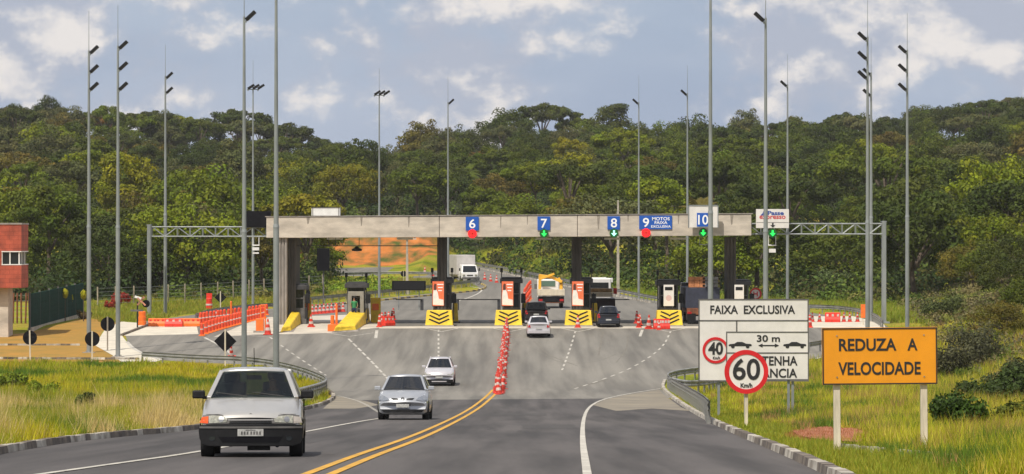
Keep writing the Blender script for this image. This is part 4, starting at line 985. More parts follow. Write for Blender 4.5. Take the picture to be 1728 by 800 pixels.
# cluster at the second lane
for i, (x, y, a) in enumerate([(645, 549, 0), (650, 546, .4), (655, 547, -.3), (664, 540, .2), (640, 552, 0), (661, 545, -.2)]): barrel(P(x, y), 'red post in the loose cluster right of the worker booth', 'post cluster right of the worker booth', tilt=a)
q = P(655, 550); wb(q, R(50), 'dark red toppled barrier in the cluster right of the worker booth', 'cluster barriers', False, 1.1, .7)
for i, (x, y, a) in enumerate([(1074, 546, 0), (1080, 550, -.5), (1078, 553, .3)]): barrel(P(x, y), 'leaning red post left of the rightmost chevron block, %s' % ['upright and darkest', 'middle one', 'nearest one'][i], 'posts left of the rightmost chevron block', tilt=a)
cone(P(1095, 555), 'red and white cone between the leaning posts and the chevron block', 'single cones', 1.4, .25)
for x, s in ((1110, 'left'), (1123, 'right')): wb(P(x, 555.5), R(8), 'red and white crash barrier leaning on the %s half of the rightmost chevron block' % s, 'red and white barriers before the chevron block', False, .62, .75)
cone(P(1112, 557), 'cone in front of the left red barrier by the chevron block', 'single cones', .9)
for i, x in enumerate((1371, 1383, 1424, 1434, 1447)): cone(P(x, 543.5), 'small red cone in the row by the far right barrier, %s from the left' % ['first', 'second', 'third', 'fourth', 'fifth'][i], 'cones around the far right barrier', 1.0)
wb(P(1405, 544), 0, 'red plastic barrier with pale panels above the orange sign', 'far right barrier', False, 1.15, .75)
q = P(1459, 549); t = thing('orange_board', 'orange board on the guardrail bend beside the close pair of poles', 'board', q); m = MB(); m.box((-.1, .05, 1.05), (.35, .05, 1.0)); m.build('board', M['orange'], t); m = MB(); m.box((-.1, .1, .55), (.07, .05, 1.1)); m.build('post', M['wood'], t)
barrel(P(1367, 553), 'red and white post touching the right edge of the large white sign', 'posts by the large white sign')

# ------------------------------------------------------------------ people
def skin_body(name, joints, edges, mats, parent, zones=None, sub=1, root=0):
    me = bpy.data.meshes.new('sk'); me.from_pydata([j[0] for j in joints], edges, []); o = bpy.data.objects.new('sk', me); COL.objects.link(o)
    md = o.modifiers.new('s', 'SKIN'); me.skin_vertices.new() if not me.skin_vertices else None
    for i, j in enumerate(joints):
        r = j[1] if isinstance(j[1], tuple) else (j[1], j[1]); me.skin_vertices[0].data[i].radius = r; me.skin_vertices[0].data[i].use_root = i == root
    sb = o.modifiers.new('b', 'SUBSURF'); sb.levels = sub
    bpy.context.view_layer.update(); m2 = bpy.data.meshes.new_from_object(o.evaluated_get(bpy.context.evaluated_depsgraph_get())); bpy.data.objects.remove(o)
    m2.materials.clear(); [m2.materials.append(x) for x in mats]; m2.polygons.foreach_set('use_smooth', [True]*len(m2.polygons))
    if zones:
        for p in m2.polygons: p.material_index = zones(p.center)
    ob = bpy.data.objects.new(name, m2); COL.objects.link(ob); ob.parent = parent; return ob
def person(label, loc, rz, seated, shirt, scale=1):
    t = thing('person', label, 'person', loc, rz); t.scale = (scale,)*3
    J = [((0, 0, .95), (.15, .11)), ((0, 0, 1.12), (.14, .10)), ((0, 0, 1.32), (.17, .11)), ((0, .01, 1.45), (.13, .08)), ((0, .01, 1.52), .055), ((0, -.01, 1.60), (.07, .085)), ((0, -.01, 1.70), (.075, .09))]; E = [(i, i+1) for i in range(6)]
    def chain(st, pts):
        p = st
        for q in pts: J.append(q); E.append((p, len(J)-1)); p = len(J)-1
        return p
    for s in (-1, 1):
        if seated: w = chain(3, [((s*.19, 0, 1.42), .055), ((s*.24, -.12, 1.20), .045), ((s*.19, -.38, 1.20), .035), ((s*.17, -.45, 1.22), .03)])
        else: w = chain(3, [((s*.20, 0, 1.42), .055), ((s*.25, -.02, 1.15), .045), ((s*.22, -.20, 1.02), .035), ((s*.20, -.27, 1.02), .03)])
        b = Vector(J[w][0])
        for k in range(4): chain(w, [(tuple(b+Vector((s*(-.03+.02*k), -.06, .01-.01*k))), .010), (tuple(b+Vector((s*(-.03+.02*k), -.09+.01*abs(k-1), -.02-.01*k))), .009)])
        chain(w, [(tuple(b+Vector((-s*.045, -.03, .02))), .011)])
        if seated: chain(0, [((s*.11, -.05, .92), .09), ((s*.13, -.45, .95), .065), ((s*.12, -.60, .58), .05), ((s*.12, -.75, .55), .04)])
        else: chain(0, [((s*.10, 0, .88), .09), ((s*.11, -.01, .50), .062), ((s*.11, .01, .09), .045), ((s*.12, -.14, .04), .04)])
    skin_body('body', J, E, [M['skin'], shirt, M['navyc']], t, lambda c: 2 if c.z < .97 else (1 if c.z < 1.49 and (abs(c.x) < .23 and c.y > -.16) else 0))
    m = MB(); m.lathe([(.07, 1.66), (.098, 1.70), (.102, 1.76), (.08, 1.815), (.02, 1.835)], 14, 0, (0, .02, 0)); m.build('hair', M['hair'], t, smooth=60)
    m = MB()
    for s in (-1, 1): m.box((s*.03, -.105, 1.715), (.022, .01, .01))
    m.box((0, -.10, 1.655), (.045, .012, .010)); m.build('face', M['hair'], t)
    m = MB(); m.box((0, -.108, 1.685), (.022, .035, .04), taper=.5); m.build('nose', M['skin'], t)
    return t
M['navyc'] = mat('navy trousers', (.01, .02, .08), .8); M['green_shirt'] = mat('green shirt', (.03, .22, .08), .8); M['dshirt'] = mat('dark shirt', (.03, .03, .04), .8)
person('worker in a green shirt and navy trousers standing in the left booth window', (P(593, 552).x, 253.3, gz(253)+.25), 0, False, M['green_shirt'])

# ------------------------------------------------------------------ cars
def lerp(a, b, t): return a+(b-a)*t
def interp(tb, x):
    if x <= tb[0][0]: return tb[0][1]
    for (a, b), (c, d) in zip(tb, tb[1:]):
        if x <= c: return b+(d-b)*(x-a)/(c-a)
    return tb[-1][1]
def build_car(name, label, loc, rz, s, group=None):
    """front at -y. s: dimensions"""
    L, W, Ht = s['L'], s['W'], s['H']; hw = W/2; pm = s['paint']; t = thing(name, label, 'car', loc, rz, group)
    top = s['top']; bow = s.get('bow', .20)                      # top: (y from nose, height)
    y0 = -L/2
    def wy(x, y):
        f = (abs(x)/hw); a = bow*f**2.6
        if y < y0+.75: return y + a*(1-max(0, y-y0)/.75)
        if y > -y0-.6: return y - bow*.6*f**2.6*(1-max(0, -y0-y)/.6)
        return y
    wid = lambda y: hw*interp([(0, .93), (.25, .985), (.9, 1), (L-.9, 1), (L-.2, .97), (L, .93)], y-y0)
    ys = sorted(set([0, .03, .08, .16, .3, .5, .8, 1.05, 1.4, 1.9, 2.4, 2.9, L-.8, L-.5, L-.25, L-.1, L-.04, L]+[p[0] for p in top]))
    ys = [y for y in ys if 0 <= y <= L]
    m = MB(); rings = []
    whl = s['wheels']; wr = s['wr']
    for yy in ys:
        zt = interp(top, yy); w_ = wid(y0+yy); zb = .20 if .15 < yy < L-.15 else .30
        zl = min(zt-.02, .62)
        sec = [(0, zb), (.5*w_, zb), (.82*w_, zb), (.95*w_, zb+.05), (.995*w_, zb+.2), (w_, lerp(zb+.2, zl, .6)), (.985*w_, max(zl, zt-.22)), (.955*w_, zt-.10), (.90*w_, zt-.035), (.80*w_, zt-.008), (.5*w_, zt+.012), (.22*w_, zt+.02), (0, zt+.022)]
        rings.append([(x, wy(x, y0+yy), z) for x, z in sec]+[(-x, wy(x, y0+yy), z) for x, z in sec[-2:0:-1]])
    n = len(rings[0]); vs = [v for r in rings for v in r]; fs = []
    for j in range(len(rings)-1):
        for i in range(n): fs.append((j*n+i, j*n+(i+1) % n, (j+1)*n+(i+1) % n, (j+1)*n+i))
    h = n//2
    for base, flip in ((0, False), ((len(rings)-1)*n, True)):
        for i in range(0, h):
            a, b, c, d = base+i, base+i+1, base+(n-i-1) % n, base+(n-i) % n
            q = [a, b, c, d] if i else [a, b, c]
            q = [x for k, x in enumerate(q) if x not in q[:k]]
            fs.append(tuple(q[::-1]) if flip else tuple(q)) if len(q) > 2 else None
    fs = [tuple(f[::-1]) for f in fs]
    m.add(vs, fs); body = m.build('body', pm, t, smooth=42)
    bm = bmesh.new(); bm.from_mesh(body.data); bmesh.ops.recalc_face_normals(bm, faces=bm.faces); bm.to_mesh(body.data); bm.free()
    # greenhouse
    (wb_y, wb_z), (rf_y, rf_z), (rr_y, rr_z), (bb_y, bb_z) = s['cab']   # windscreen base, roof front, roof rear, backlight base (y from nose)
    bw, rw = s.get('bw', hw*.86), s.get('rw', hw*.70)
    A = lambda x, y, z: Vector((x, y0+y, z))
    def crow(x, w_, c): return -c*(1-(x/w_)**2)
    m = MB(); nx = 8; ny = 6; vs = []
    for j in range(ny+1):
        u = j/ny; y = lerp(rf_y, rr_y, u); z = lerp(rf_z, rr_z, u)+.05*math.sin(math.pi*min(1, max(0, u*.9+.05)))
        for i in range(nx+1):
            x = lerp(-rw, rw, i/nx); yy = y + (crow(x, rw, .10) if j == 0 else (-crow(x, rw, .06) if j == ny else 0)); vs.append(A(x, yy, z-.035*(abs(x)/rw)**3))
    fs = [(j*(nx+1)+i, j*(nx+1)+i+1, (j+1)*(nx+1)+i+1, (j+1)*(nx+1)+i) for j in range(ny) for i in range(nx)]
    m.add(vs, fs); rf = m.build('roof', pm, t, smooth=True); so = rf.modifiers.new('s', 'SOLIDIFY'); so.thickness = .05; so.offset = -1
    pil = [None]
    def bar(p, q, w1, w2, d=.05):
        p, q = Vector(p), Vector(q); dr = (q-p).normalized(); sx = Vector((1, 0, 0)); sd = (sx-dr*sx.dot(dr)).normalized(); up = dr.cross(sd)
        vs = [p+sd*a*w1/2+up*b*d/2 for a, b in ((-1, -1), (1, -1), (1, 1), (-1, 1))]+[q+sd*a*w2/2+up*b*d/2 for a, b in ((-1, -1), (1, -1), (1, 1), (-1, 1))]
        pil[0].add(vs, [(0,3,2,1), (4,5,6,7), (0,1,5,4), (1,2,6,5), (2,3,7,6), (3,0,4,7)])
    for sg in (-1, 1):
        pil[0] = MB()
        bar(A(sg*bw, wb_y, wb_z-.04), A(sg*(rw-.01), rf_y, rf_z-.03), .075, .07, .07)
        bar(A(sg*(bw-.02), bb_y, bb_z-.04), A(sg*(rw-.01), rr_y, rr_z-.03), .14, .10, .10)
        ym = lerp(rf_y, rr_y, .42); bar(A(sg*(bw+.01), ym+.05, wb_z-.03), A(sg*(rw+.005), ym, rf_z-.02), .05, .05, .08)
        bar(A(sg*(rw-.01), rf_y, rf_z-.035), A(sg*(rw-.01), rr_y, rr_z-.035), .07, .07, .05)
        pil[0].build('pillar', pm, t, bevel=.012)
    def pane(nm, c00, c10, c11, c01, bowa, mm, nx=6, par=None):
        m = MB(); vs = []
        for j in range(4):
            for i in range(nx+1):
                u, v = i/nx, j/3; p = c00.lerp(c10, u).lerp(c01.lerp(c11, u), v); p = p+bowa*(1-(2*u-1)**2); vs.append(p)
        m.add(vs, [(j*(nx+1)+i, j*(nx+1)+i+1, (j+1)*(nx+1)+i+1, (j+1)*(nx+1)+i) for j in range(3) for i in range(nx)]); return m.build(nm, mm, par or t, smooth=True)
    gl = s.get('glass', M['glass']); e = .02
    ws = pane('windscreen', A(-bw, wb_y-.02, wb_z-.02), A(bw, wb_y-.02, wb_z-.02), A(rw, rf_y-.01, rf_z-.03), A(-rw, rf_y-.01, rf_z-.03), Vector((0, -.10, .012)), gl)
    m = MB()
    for sg, xx in ((-1, -.08), (1, .5)): m.tube(A(xx, wb_y-.13, wb_z+.0), A(xx-.5, wb_y-.06, wb_z+.06), .008, n=5)
    m.build('wiper', M['black'], ws)
    pane('rear_window', A(bw-.06, bb_y+.01, bb_z), A(-bw+.06, bb_y+.01, bb_z), A(-rw+.05, rr_y+.01, rr_z-.04), A(rw-.05, rr_y+.01, rr_z-.04), Vector((0, .05, .01)), s.get('rglass', gl))
    for sg in (-1, 1):
        pane('side_window', A(sg*bw, wb_y+.05, wb_z), A(sg*bw, bb_y-.1, bb_z), A(sg*rw, rr_y-.05, rr_z-.05), A(sg*rw, rf_y+.03, rf_z-.05), Vector((sg*.02, 0, 0)), gl)
    # interior
    for x in (-.36, .36):
        m = MB(); m.box(A(x, wb_y+.95, wb_z+.05), (.46, .12, .36), 0, Matrix.Rotation(-.2, 3, 'X')); m.box(A(x, wb_y+1.0, wb_z+.29), (.26, .09, .16)); m.build('seat', M['char'], t, bevel=.04)
    m = MB(); m.box(A(0, wb_y+.32, wb_z-.02), (bw*1.8, .45, .10)); m.build('dashboard', M['black'], t, bevel=.03)
    m = MB(); m.box(A(0, rf_y+.12, rf_z-.12), (.24, .03, .07)); m.build('rear_view_mirror', M['black'], t, bevel=.01)
    # wheels and arches
    for wyy in whl:
        for sg in (-1, 1):
            m = MB(); x0_, x1_ = sg*(hw-.21), sg*(hw-.005); yc = y0+wyy
            prof = [(.78, x0_), (.95, x0_), (1.0, lerp(x0_, x1_, .14)), (1.0, lerp(x0_, x1_, .86)), (.95, x1_), (.62, x1_), (.60, lerp(x0_, x1_, .85))]
            n_ = 24; vs = [(x, yc+wr*r*math.cos(2*math.pi*i/n_), wr+wr*r*math.sin(2*math.pi*i/n_)) for r, x in prof for i in range(n_)]
            m.add(vs, [(j*n_+i, j*n_+(i+1) % n_, (j+1)*n_+(i+1) % n_, (j+1)*n_+i) for j in range(len(prof)-1) for i in range(n_)]+[tuple(range(n_))]); wh = m.build('wheel', M['tyre'], t, smooth=40)
            m = MB(); m.tube((lerp(x0_, x1_, .5), yc, wr), (lerp(x0_, x1_, .9), yc, wr), wr*.62, wr*.60, 20); m.tube((lerp(x0_, x1_, .9), yc, wr), (lerp(x0_, x1_, .97), yc, wr), wr*.14, wr*.12, 10); m.build('rim', M['rim'], wh)
            m = MB(); pts = [(wr*1.17*math.cos(math.pi*i/12), wr*1.17*math.sin(math.pi*i/12)) for i in range(13)]; x = sg*(hw*.9); n2 = len(pts)
            m.add([(sg*(hw+.004), yc+a, wr+b) for a, b in pts]+[(sg*(hw-.3), yc+a, wr+b) for a, b in pts], [tuple(range(n2))] ); m.v += []; ar = m.build('wheel_arch', M['black'], t)
    # under tray
    m = MB(); m.box(A(0, L/2, .24), (W*.8, L*.86, .14)); m.build('underside', M['black'], t)
    # mirrors
    for sg in (-1, 1):
        m = MB(); m.box(A(sg*(bw+.17), wb_y+.18, wb_z+.03), (.20, .10, .13)); m.box(A(sg*(bw+.05), wb_y+.2, wb_z-.02), (.14, .05, .05)); m.build('mirror', s.get('mirror', M['black']), t, bevel=.03, seg=3)
    nose_z = s.get('rake', [(0, 0), (.55, 0), (.72, .07), (.8, .16)])
    fy = lambda x, z: y0 + interp(nose_z, z) + bow*(abs(x)/hw)**2.6
    ry = lambda x, z: -y0 - interp(s.get('rrake', [(0, 0), (.5, 0), (.9, .04), (1.5, .3)]), z) - bow*.6*(abs(x)/hw)**2.6
    def skin_plate(nm, poly, f, out, dep, sg, mm, par, lab=None):
        m = MB(); s_ = .07
        def cl(pl, ax, v, keep_gt):
            o_ = []
            for i in range(len(pl)):
                a, b = pl[i], pl[(i+1) % len(pl)]; ia, ib = (a[ax] >= v) == keep_gt or a[ax] == v, (b[ax] >= v) == keep_gt or b[ax] == v
                if ia: o_.append(a)
                if ia != ib:
                    u = (v-a[ax])/(b[ax]-a[ax]); q = [a[0]+(b[0]-a[0])*u, a[1]+(b[1]-a[1])*u]; q[ax] = v; o_.append(tuple(q))
            return o_
        for tri in tessellate_polygon([[Vector((x, z, 0)) for x, z in poly]]):
            T = [poly[i] for i in tri]
            for ix in range(int(math.floor(min(p[0] for p in T)/s_)), int(math.floor(max(p[0] for p in T)/s_))+1):
                c1 = cl(T, 0, ix*s_, True); c1 = cl(c1, 0, (ix+1)*s_, False) if len(c1) > 2 else []
                if len(c1) < 3: continue
                for iz in range(int(math.floor(min(p[1] for p in c1)/s_)), int(math.floor(max(p[1] for p in c1)/s_))+1):
                    c2 = cl(c1, 1, iz*s_, True); c2 = cl(c2, 1, (iz+1)*s_, False) if len(c2) > 2 else []
                    if len(c2) < 3: continue
                    ar = sum(c2[i][0]*c2[(i+1) % len(c2)][1]-c2[(i+1) % len(c2)][0]*c2[i][1] for i in range(len(c2)))
                    if abs(ar) < 1e-8: continue
                    if (ar < 0) == (sg > 0): c2 = c2[::-1]
                    m.add([(x, f(x, z)-sg*out, z) for x, z in c2], [tuple(range(len(c2)))])
        bd_ = []
        for i in range(len(poly)):
            a, b = Vector(poly[i]), Vector(poly[(i+1) % len(poly)]); k = max(1, int((b-a).length/.06))
            bd_ += [a.lerp(b, q/k) for q in range(k)]
        n_ = len(bd_); m.add([(p.x, f(p.x, p.y)-sg*out, p.y) for p in bd_]+[(p.x, f(p.x, p.y)+sg*dep, p.y) for p in bd_], [(i, (i+1) % n_, n_+(i+1) % n_, n_+i) for i in range(n_)])
        return m.build(nm, mm, par or t, label=lab)
    def front(nm, poly, th, mm, par=None, out=.006, lab=None, smooth=False):
        # subdivide long edges so the plate follows the curved nose
        P2 = []
        for i in range(len(poly)):
            a, b = Vector(poly[i]), Vector(poly[(i+1) % len(poly)]); k = max(1, int(abs(b.x-a.x)/.12))
            for q in range(k): P2.append(tuple(a.lerp(b, q/k)))
        return skin_plate(nm, poly, fy, out, th, 1, mm, par, lab)
    def rear(nm, poly, th, mm, par=None, out=.006):
        P2 = []
        for i in range(len(poly)):
            a, b = Vector(poly[i]), Vector(poly[(i+1) % len(poly)]); k = max(1, int(abs(b.x-a.x)/.12))
            for q in range(k): P2.append(tuple(a.lerp(b, q/k)))
        return skin_plate(nm, poly, ry, out, th, -1, mm, par)
    return t, front, rear, A
def rect(x0, x1, z0, z1): return [(x0, z0), (x1, z0), (x1, z1), (x0, z1)]
def mirp(p): return [(-x, z) for x, z in p][::-1]
# nearest silver car
g = P(413, 772.5); Yc = g.y+1.95
slope = lambda y: math.atan2(gz(y+2)-gz(y-2), 4)
spec = dict(L=3.8, W=1.60, H=1.42, paint=M['silver'], top=[(0, .60), (.05, .66), (.12, .695), (.5, .80), (1.0, .93), (1.15, .95), (3.3, .95), (3.7, .92), (3.8, .86)],
            cab=[(1.02, .95), (1.72, 1.37), (3.15, 1.38), (3.72, .97)], bw=.69, rw=.525, wheels=(.72, 3.08), wr=.29, bow=.22, rake=[(0, 0), (.50, 0), (.60, .015), (.68, .07), (.72, .13)], glass=M['glass'])
car, front, rear, A = build_car('silver_car', 'nearest silver hatchback with a black bumper, coming towards us on the left', (g.x, Yc, gz(Yc)), 0, spec); car.rotation_euler = (slope(Yc), 0, R(2.6))
bp = front('bumper', [(-.66, .185), (.66, .185), (.76, .215), (.80, .30), (.812, .40), (.81, .485), (.77, .505), (.4, .52), (0, .523), (-.4, .52), (-.77, .505), (-.81, .485), (-.812, .40), (-.80, .30), (-.76, .215)], .14, M['black'], out=.045)
front('bumper_moulding', [(-.80, .455), (.80, .455), (.80, .485), (-.80, .485)], .03, M['char'], bp, .062)
front('lower_grille', [(-.44, .235), (.44, .235), (.50, .325), (-.50, .325)], .02, M['signback'], bp, .052)
for sx_ in (-1, 1):
    pf = [(sx_*.60+.055*math.cos(i*.6283), .30+.04*math.sin(i*.6283)) for i in range(10)]; front('fog_lamp', pf, .02, M['winglass'], bp, .055)
front('bonnet_gap', [(-.70, .668), (.70, .668), (.70, .674), (-.70, .674)], .01, M['signback'], out=.004)
for sx_ in (-1, 1):
    for yy in (1.28, 2.32):
        m = MB(); m.box(A(sx_*.796, yy, .62), (.012, .010, .56)); m.build('door_gap', M['signback'], car)
    m = MB(); m.box(A(sx_*.800, 1.75, .55), (.02, 2.0, .06)); m.build('side_moulding', M['black'], car)
front('grille', [(-.345, .53), (.345, .53), (.33, .635), (-.33, .635)], .03, M['black'], out=.010)
front('grille_bar', rect(-.35, .35, .578, .592), .02, M['silver'], out=.018)
hb = [(.33, .53), (.66, .518), (.745, .53), (.755, .655), (.60, .672), (.40, .655), (.32, .615)]
hl = [(.375, .55), (.65, .535), (.655, .648), (.58, .656), (.43, .64), (.36, .60)]
for q_, P_ in ((hb, hl), (mirp(hb), mirp(hl))):
    o = front('headlight', q_, .03, M['char'], out=.012); front('lens', P_, .02, M['lamp'], o, out=.020); cxh = sum(x for x, z in P_)/6
    front('reflector', [(cxh+.05+.045*math.cos(i*.785), .597+.045*math.sin(i*.785)) for i in range(8)], .01, M['rim'], o, out=.026)
am = [(-.80, .54), (-.665, .53), (-.66, .64), (-.76, .63)]
front('indicator', am, .03, M['amber'], out=.014); front('indicator', mirp(am), .03, mat('clear indicator', (.42, .38, .34), .25), out=.014)
front('number_plate', rect(-.20, .20, .335, .445), .01, M['plate'], out=.070)
m = MB()
for i in range(7): m.box(A(-.135+i*.045+(.012 if i > 2 else 0), -.072, .382), (.026, .004, .05))
m.box(A(0, -.072, .428), (.15, .004, .012)); m.build('plate_marks', M['char'], car)
m = MB(); ring(m, .018, .032, -.008, .0, 16); m.build('emblem', M['char'], car, loc=A(0, .052, .655))
m = MB(); m.tube(A(0, 1.85, 1.42), A(0, 1.70, 1.72), .006, n=5); m.build('aerial', M['black'], car)
m = MB(); m.box(A(.12, .3, .17), (.35, .3, .12)); m.build('exhaust', M['black'], car)
d = person('driver behind the windscreen of the nearest silver car', (0, 0, 0), 0, True, M['dshirt'], .92)
d.location = (g.x+.30, Yc-1.9+1.95, gz(Yc)-.32)
# second car
g = P(681, 709); Yc = g.y+2
spec2 = dict(spec, L=3.9, W=1.62, paint=M['silver2'], mirror=M['silver2'], top=[(0, .55), (.05, .66), (.14, .74), (.5, .85), (1.0, .96), (1.15, .98), (3.4, .98), (3.9, .9)], cab=[(1.0, .98), (1.72, 1.40), (3.2, 1.41), (3.8, 1.0)], bow=.26, rake=[(0, 0), (.55, 0), (.66, .04), (.76, .14), (.84, .3)], glass=M['gdark'])
car, front, rear, A = build_car('silver_car', 'second silver hatchback with a slim dark grille, left of the yellow centre line', (g.x, Yc, gz(Yc)), 0, spec2); car.rotation_euler = (slope(Yc), 0, R(-1))
front('grille', [(-.32, .645), (-.12, .635), (-.12, .69), (-.38, .70)], .03, M['black'], out=.010); front('grille', mirp([(-.32, .645), (-.12, .635), (-.12, .69), (-.38, .70)]), .03, M['black'], out=.010)
m = MB(); ring(m, .035, .055, -.02, .02, 20); m.build('emblem', M['char'], car, loc=A(0, .04, .675))
hl = [(.42, .64), (.62, .60), (.76, .64), (.78, .74), (.66, .79), (.50, .72)]
for P_ in (hl, mirp(hl)): front('headlight', P_, .03, mat('clear headlamp', (.35, .37, .40), .08, .6), out=.012)
front('lower_grille', [(-.60, .24), (.60, .24), (.70, .34), (-.70, .34)], .03, M['black'], out=.012)
front('number_plate', rect(-.2, .2, .40, .51), .02, M['plate'], out=.02)
front('bumper_crease', rect(-.78, .78, .185, .205), .05, M['black'], out=.01)
# third car
g = P(741, 652); Yc = g.y+2
spec3 = dict(spec2, L=3.95, W=1.66, H=1.5, paint=M['silver3'], mirror=M['silver3'], cab=[(1.0, 1.0), (1.65, 1.46), (3.3, 1.48), (3.85, 1.02)], top=[(0, .58), (.05, .70), (.14, .78), (.5, .89), (1.0, .99), (1.15, 1.0), (3.4, 1.0), (3.95, .9)], wr=.31)
car, front, rear, A = build_car('silver_car', 'farthest oncoming pale silver hatchback, just beyond the dark asphalt edge', (g.x, Yc, gz(Yc)), 0, spec3); car.rotation_euler = (slope(Yc), 0, 0)
front('grille', [(-.34, .66), (.34, .66), (.38, .72), (-.38, .72)], .03, M['black'], out=.010)
hl = [(.42, .63), (.66, .60), (.79, .64), (.79, .74), (.62, .76), (.46, .73)]
for P_ in (hl, mirp(hl)): front('headlight', P_, .03, M['lamp'], out=.012)
front('lower_grille', [(-.74, .20), (.74, .20), (.76, .36), (.5, .38), (-.5, .38), (-.76, .36)], .04, M['black'], out=.012); front('number_plate', rect(-.2, .2, .44, .54), .02, M['plate'], out=.02)
front('skid_plate', rect(-.4, .4, .24, .29), .02, M['silver3'], out=.02)
# silver sedan at the toll, seen from behind (nose away: front at -y so turn by 180)
def rear_details(rear, A, car, L, tl, plate_z, win=None, bump=None, pm=None):
    for P_ in (tl, mirp(tl)): rear('tail_light', P_, .04, M['tail'], out=.014)
    rear('number_plate', rect(-.2, .2, plate_z-.055, plate_z+.055), .02, M['plate'], out=.02)
    rear('bumper', [(-.79, .24), (.79, .24), (.80, .44), (.0, .47), (-.80, .44)], .12, bump, out=.045)
    rear('bumper_shadow', rect(-.7, .7, .20, .26), .08, M['black'], out=.05)
g = P(909, 571); Yc = g.y+2.1
spec4 = dict(spec3, L=4.15, W=1.66, H=1.43, paint=M['silver3'], glass=M['gdark'], cab=[(1.05, .97), (1.75, 1.39), (3.05, 1.40), (3.65, 1.0)], top=[(0, .58), (.05, .70), (.14, .75), (.5, .85), (1.0, .96), (1.15, .98), (3.6, 1.0), (4.05, .98), (4.15, .90)], bow=.2)
car, front, rear, A = build_car('silver_car', 'small silver saloon seen from behind, queueing behind the black car', (g.x, Yc, gz(Yc)), math.pi, spec4)
rear_details(rear, A, car, 4.15, [(.56, .66), (.78, .66), (.78, .86), (.62, .88)], .60, bump=M['silver3'])
g = P(905, 547); Yc = g.y+2.2
spec5 = dict(spec3, L=4.4, W=1.8, H=1.66, paint=M['blackcar'], mirror=M['blackcar'], glass=M['gdark'], cab=[(1.1, 1.05), (1.8, 1.60), (3.7, 1.62), (4.25, 1.08)], top=[(0, .68), (.05, .80), (.14, .86), (.5, .95), (1.0, 1.04), (1.15, 1.05), (4.0, 1.05), (4.4, .95)], bw=.80, rw=.66, wr=.34, wheels=(.8, 3.5))
car, front, rear, A = build_car('black_car', 'black off-road car at the booth in front of the silver saloon', (g.x, Yc, gz(Yc)), math.pi, spec5)
rear_details(rear, A, car, 4.4, [(.62, .74), (.82, .74), (.82, 1.0), (.70, 1.0)], .72, bump=M['blackcar'])
g = P(1027, 553.5); Yc = g.y+1.9
spec6 = dict(spec3, L=3.8, W=1.68, H=1.5, paint=M['navy'], mirror=M['navy'], glass=M['gdark'], cab=[(1.0, 1.0), (1.6, 1.45), (3.1, 1.46), (3.68, 1.02)], top=spec3['top'][:-2]+[(3.4, 1.0), (3.8, .9)])
car, front, rear, A = build_car('dark_blue_car', 'dark blue hatchback stopped behind the cream lorry', (g.x, Yc, gz(Yc)), math.pi, spec6)
rear_details(rear, A, car, 3.8, [(.60, .66), (.80, .66), (.80, .92), (.66, .96)], .52, bump=M['navy'])

# ------------------------------------------------------------------ lorries
def wheels(t, xs, ys, r, w_=.28):
    for y in ys:
        for x in xs:
            m = MB(); m.tube((x-w_/2, y, r), (x+w_/2, y, r), r, n=20); o = m.build('wheel', M['tyre'], t, bevel=.02); m = MB(); s = 1 if x > 0 else -1; m.tube((x+s*w_/2*.9, y, r), (x+s*(w_/2+.02), y, r), r*.55, n=14); m.build('rim', M['rim'], o)
# white box van, coming
g = P(793, 476.5); t = thing('box_lorry', 'white lorry with a grey cargo box driving down the far road towards us', 'lorry', g, 0); t.rotation_euler = (0, 0, R(12))
m = MB(); vs = [(-.93, 0, .42), (.93, 0, .42), (.97, .02, 1.05), (-.97, .02, 1.05), (.82, .45, 1.95), (-.82, .45, 1.95)]; bk = [(-.97, 1.7, .42), (.97, 1.7, .42), (.97, 1.7, 1.05), (-.97, 1.7, 1.05), (.84, 1.7, 2.0), (-.84, 1.7, 2.0)]
m.add(vs+bk, [(0,1,2,3), (3,2,4,5), (7,6,9,8), (8,9,11,10), (1,7,8,2), (2,8,10,4), (6,0,3,9), (9,3,5,11), (5,4,10,11), (6,7,1,0)]); cab = m.build('cab', M['truckw'], t, bevel=.06, seg=3)
m = MB(); m.prism([(-.80, 1.15), (.80, 1.15), (.70, 1.85), (-.70, 1.85)], -.03, .0, 0, lambda x, z: .02+(z-1.05)*.478); m.build('windscreen', M['winglass'], t)
for s in (-1, 1):
    m = MB(); m.box((s*.70, -.02, .80), (.30, .06, .18)); m.build('headlight', M['lamp'], t, bevel=.02); m = MB(); m.box((s*1.12, .25, 1.45), (.14, .08, .34)); m.build('mirror', M['black'], t, bevel=.02)
m = MB(); m.box((0, -.04, .50), (1.8, .12, .2)); m.build('bumper', M['char'], t, bevel=.02); m = MB(); m.box((0, -.015, .80), (.7, .04, .1)); m.build('grille', M['black'], t)
m = MB(); m.box((-.08, 4.1, 1.95), (2.15, 4.4, 2.25)); m.box((-.08, 4.1, .72), (1.9, 4.4, .2)); m.build('cargo_box', M['boxg'], t, bevel=.04); wheels(t, (-.85, .85), (.75, 4.8), .38)
m = MB(); m.box((0, 3.5, .5), (.8, 6, .25)); m.build('chassis', M['black'], t)
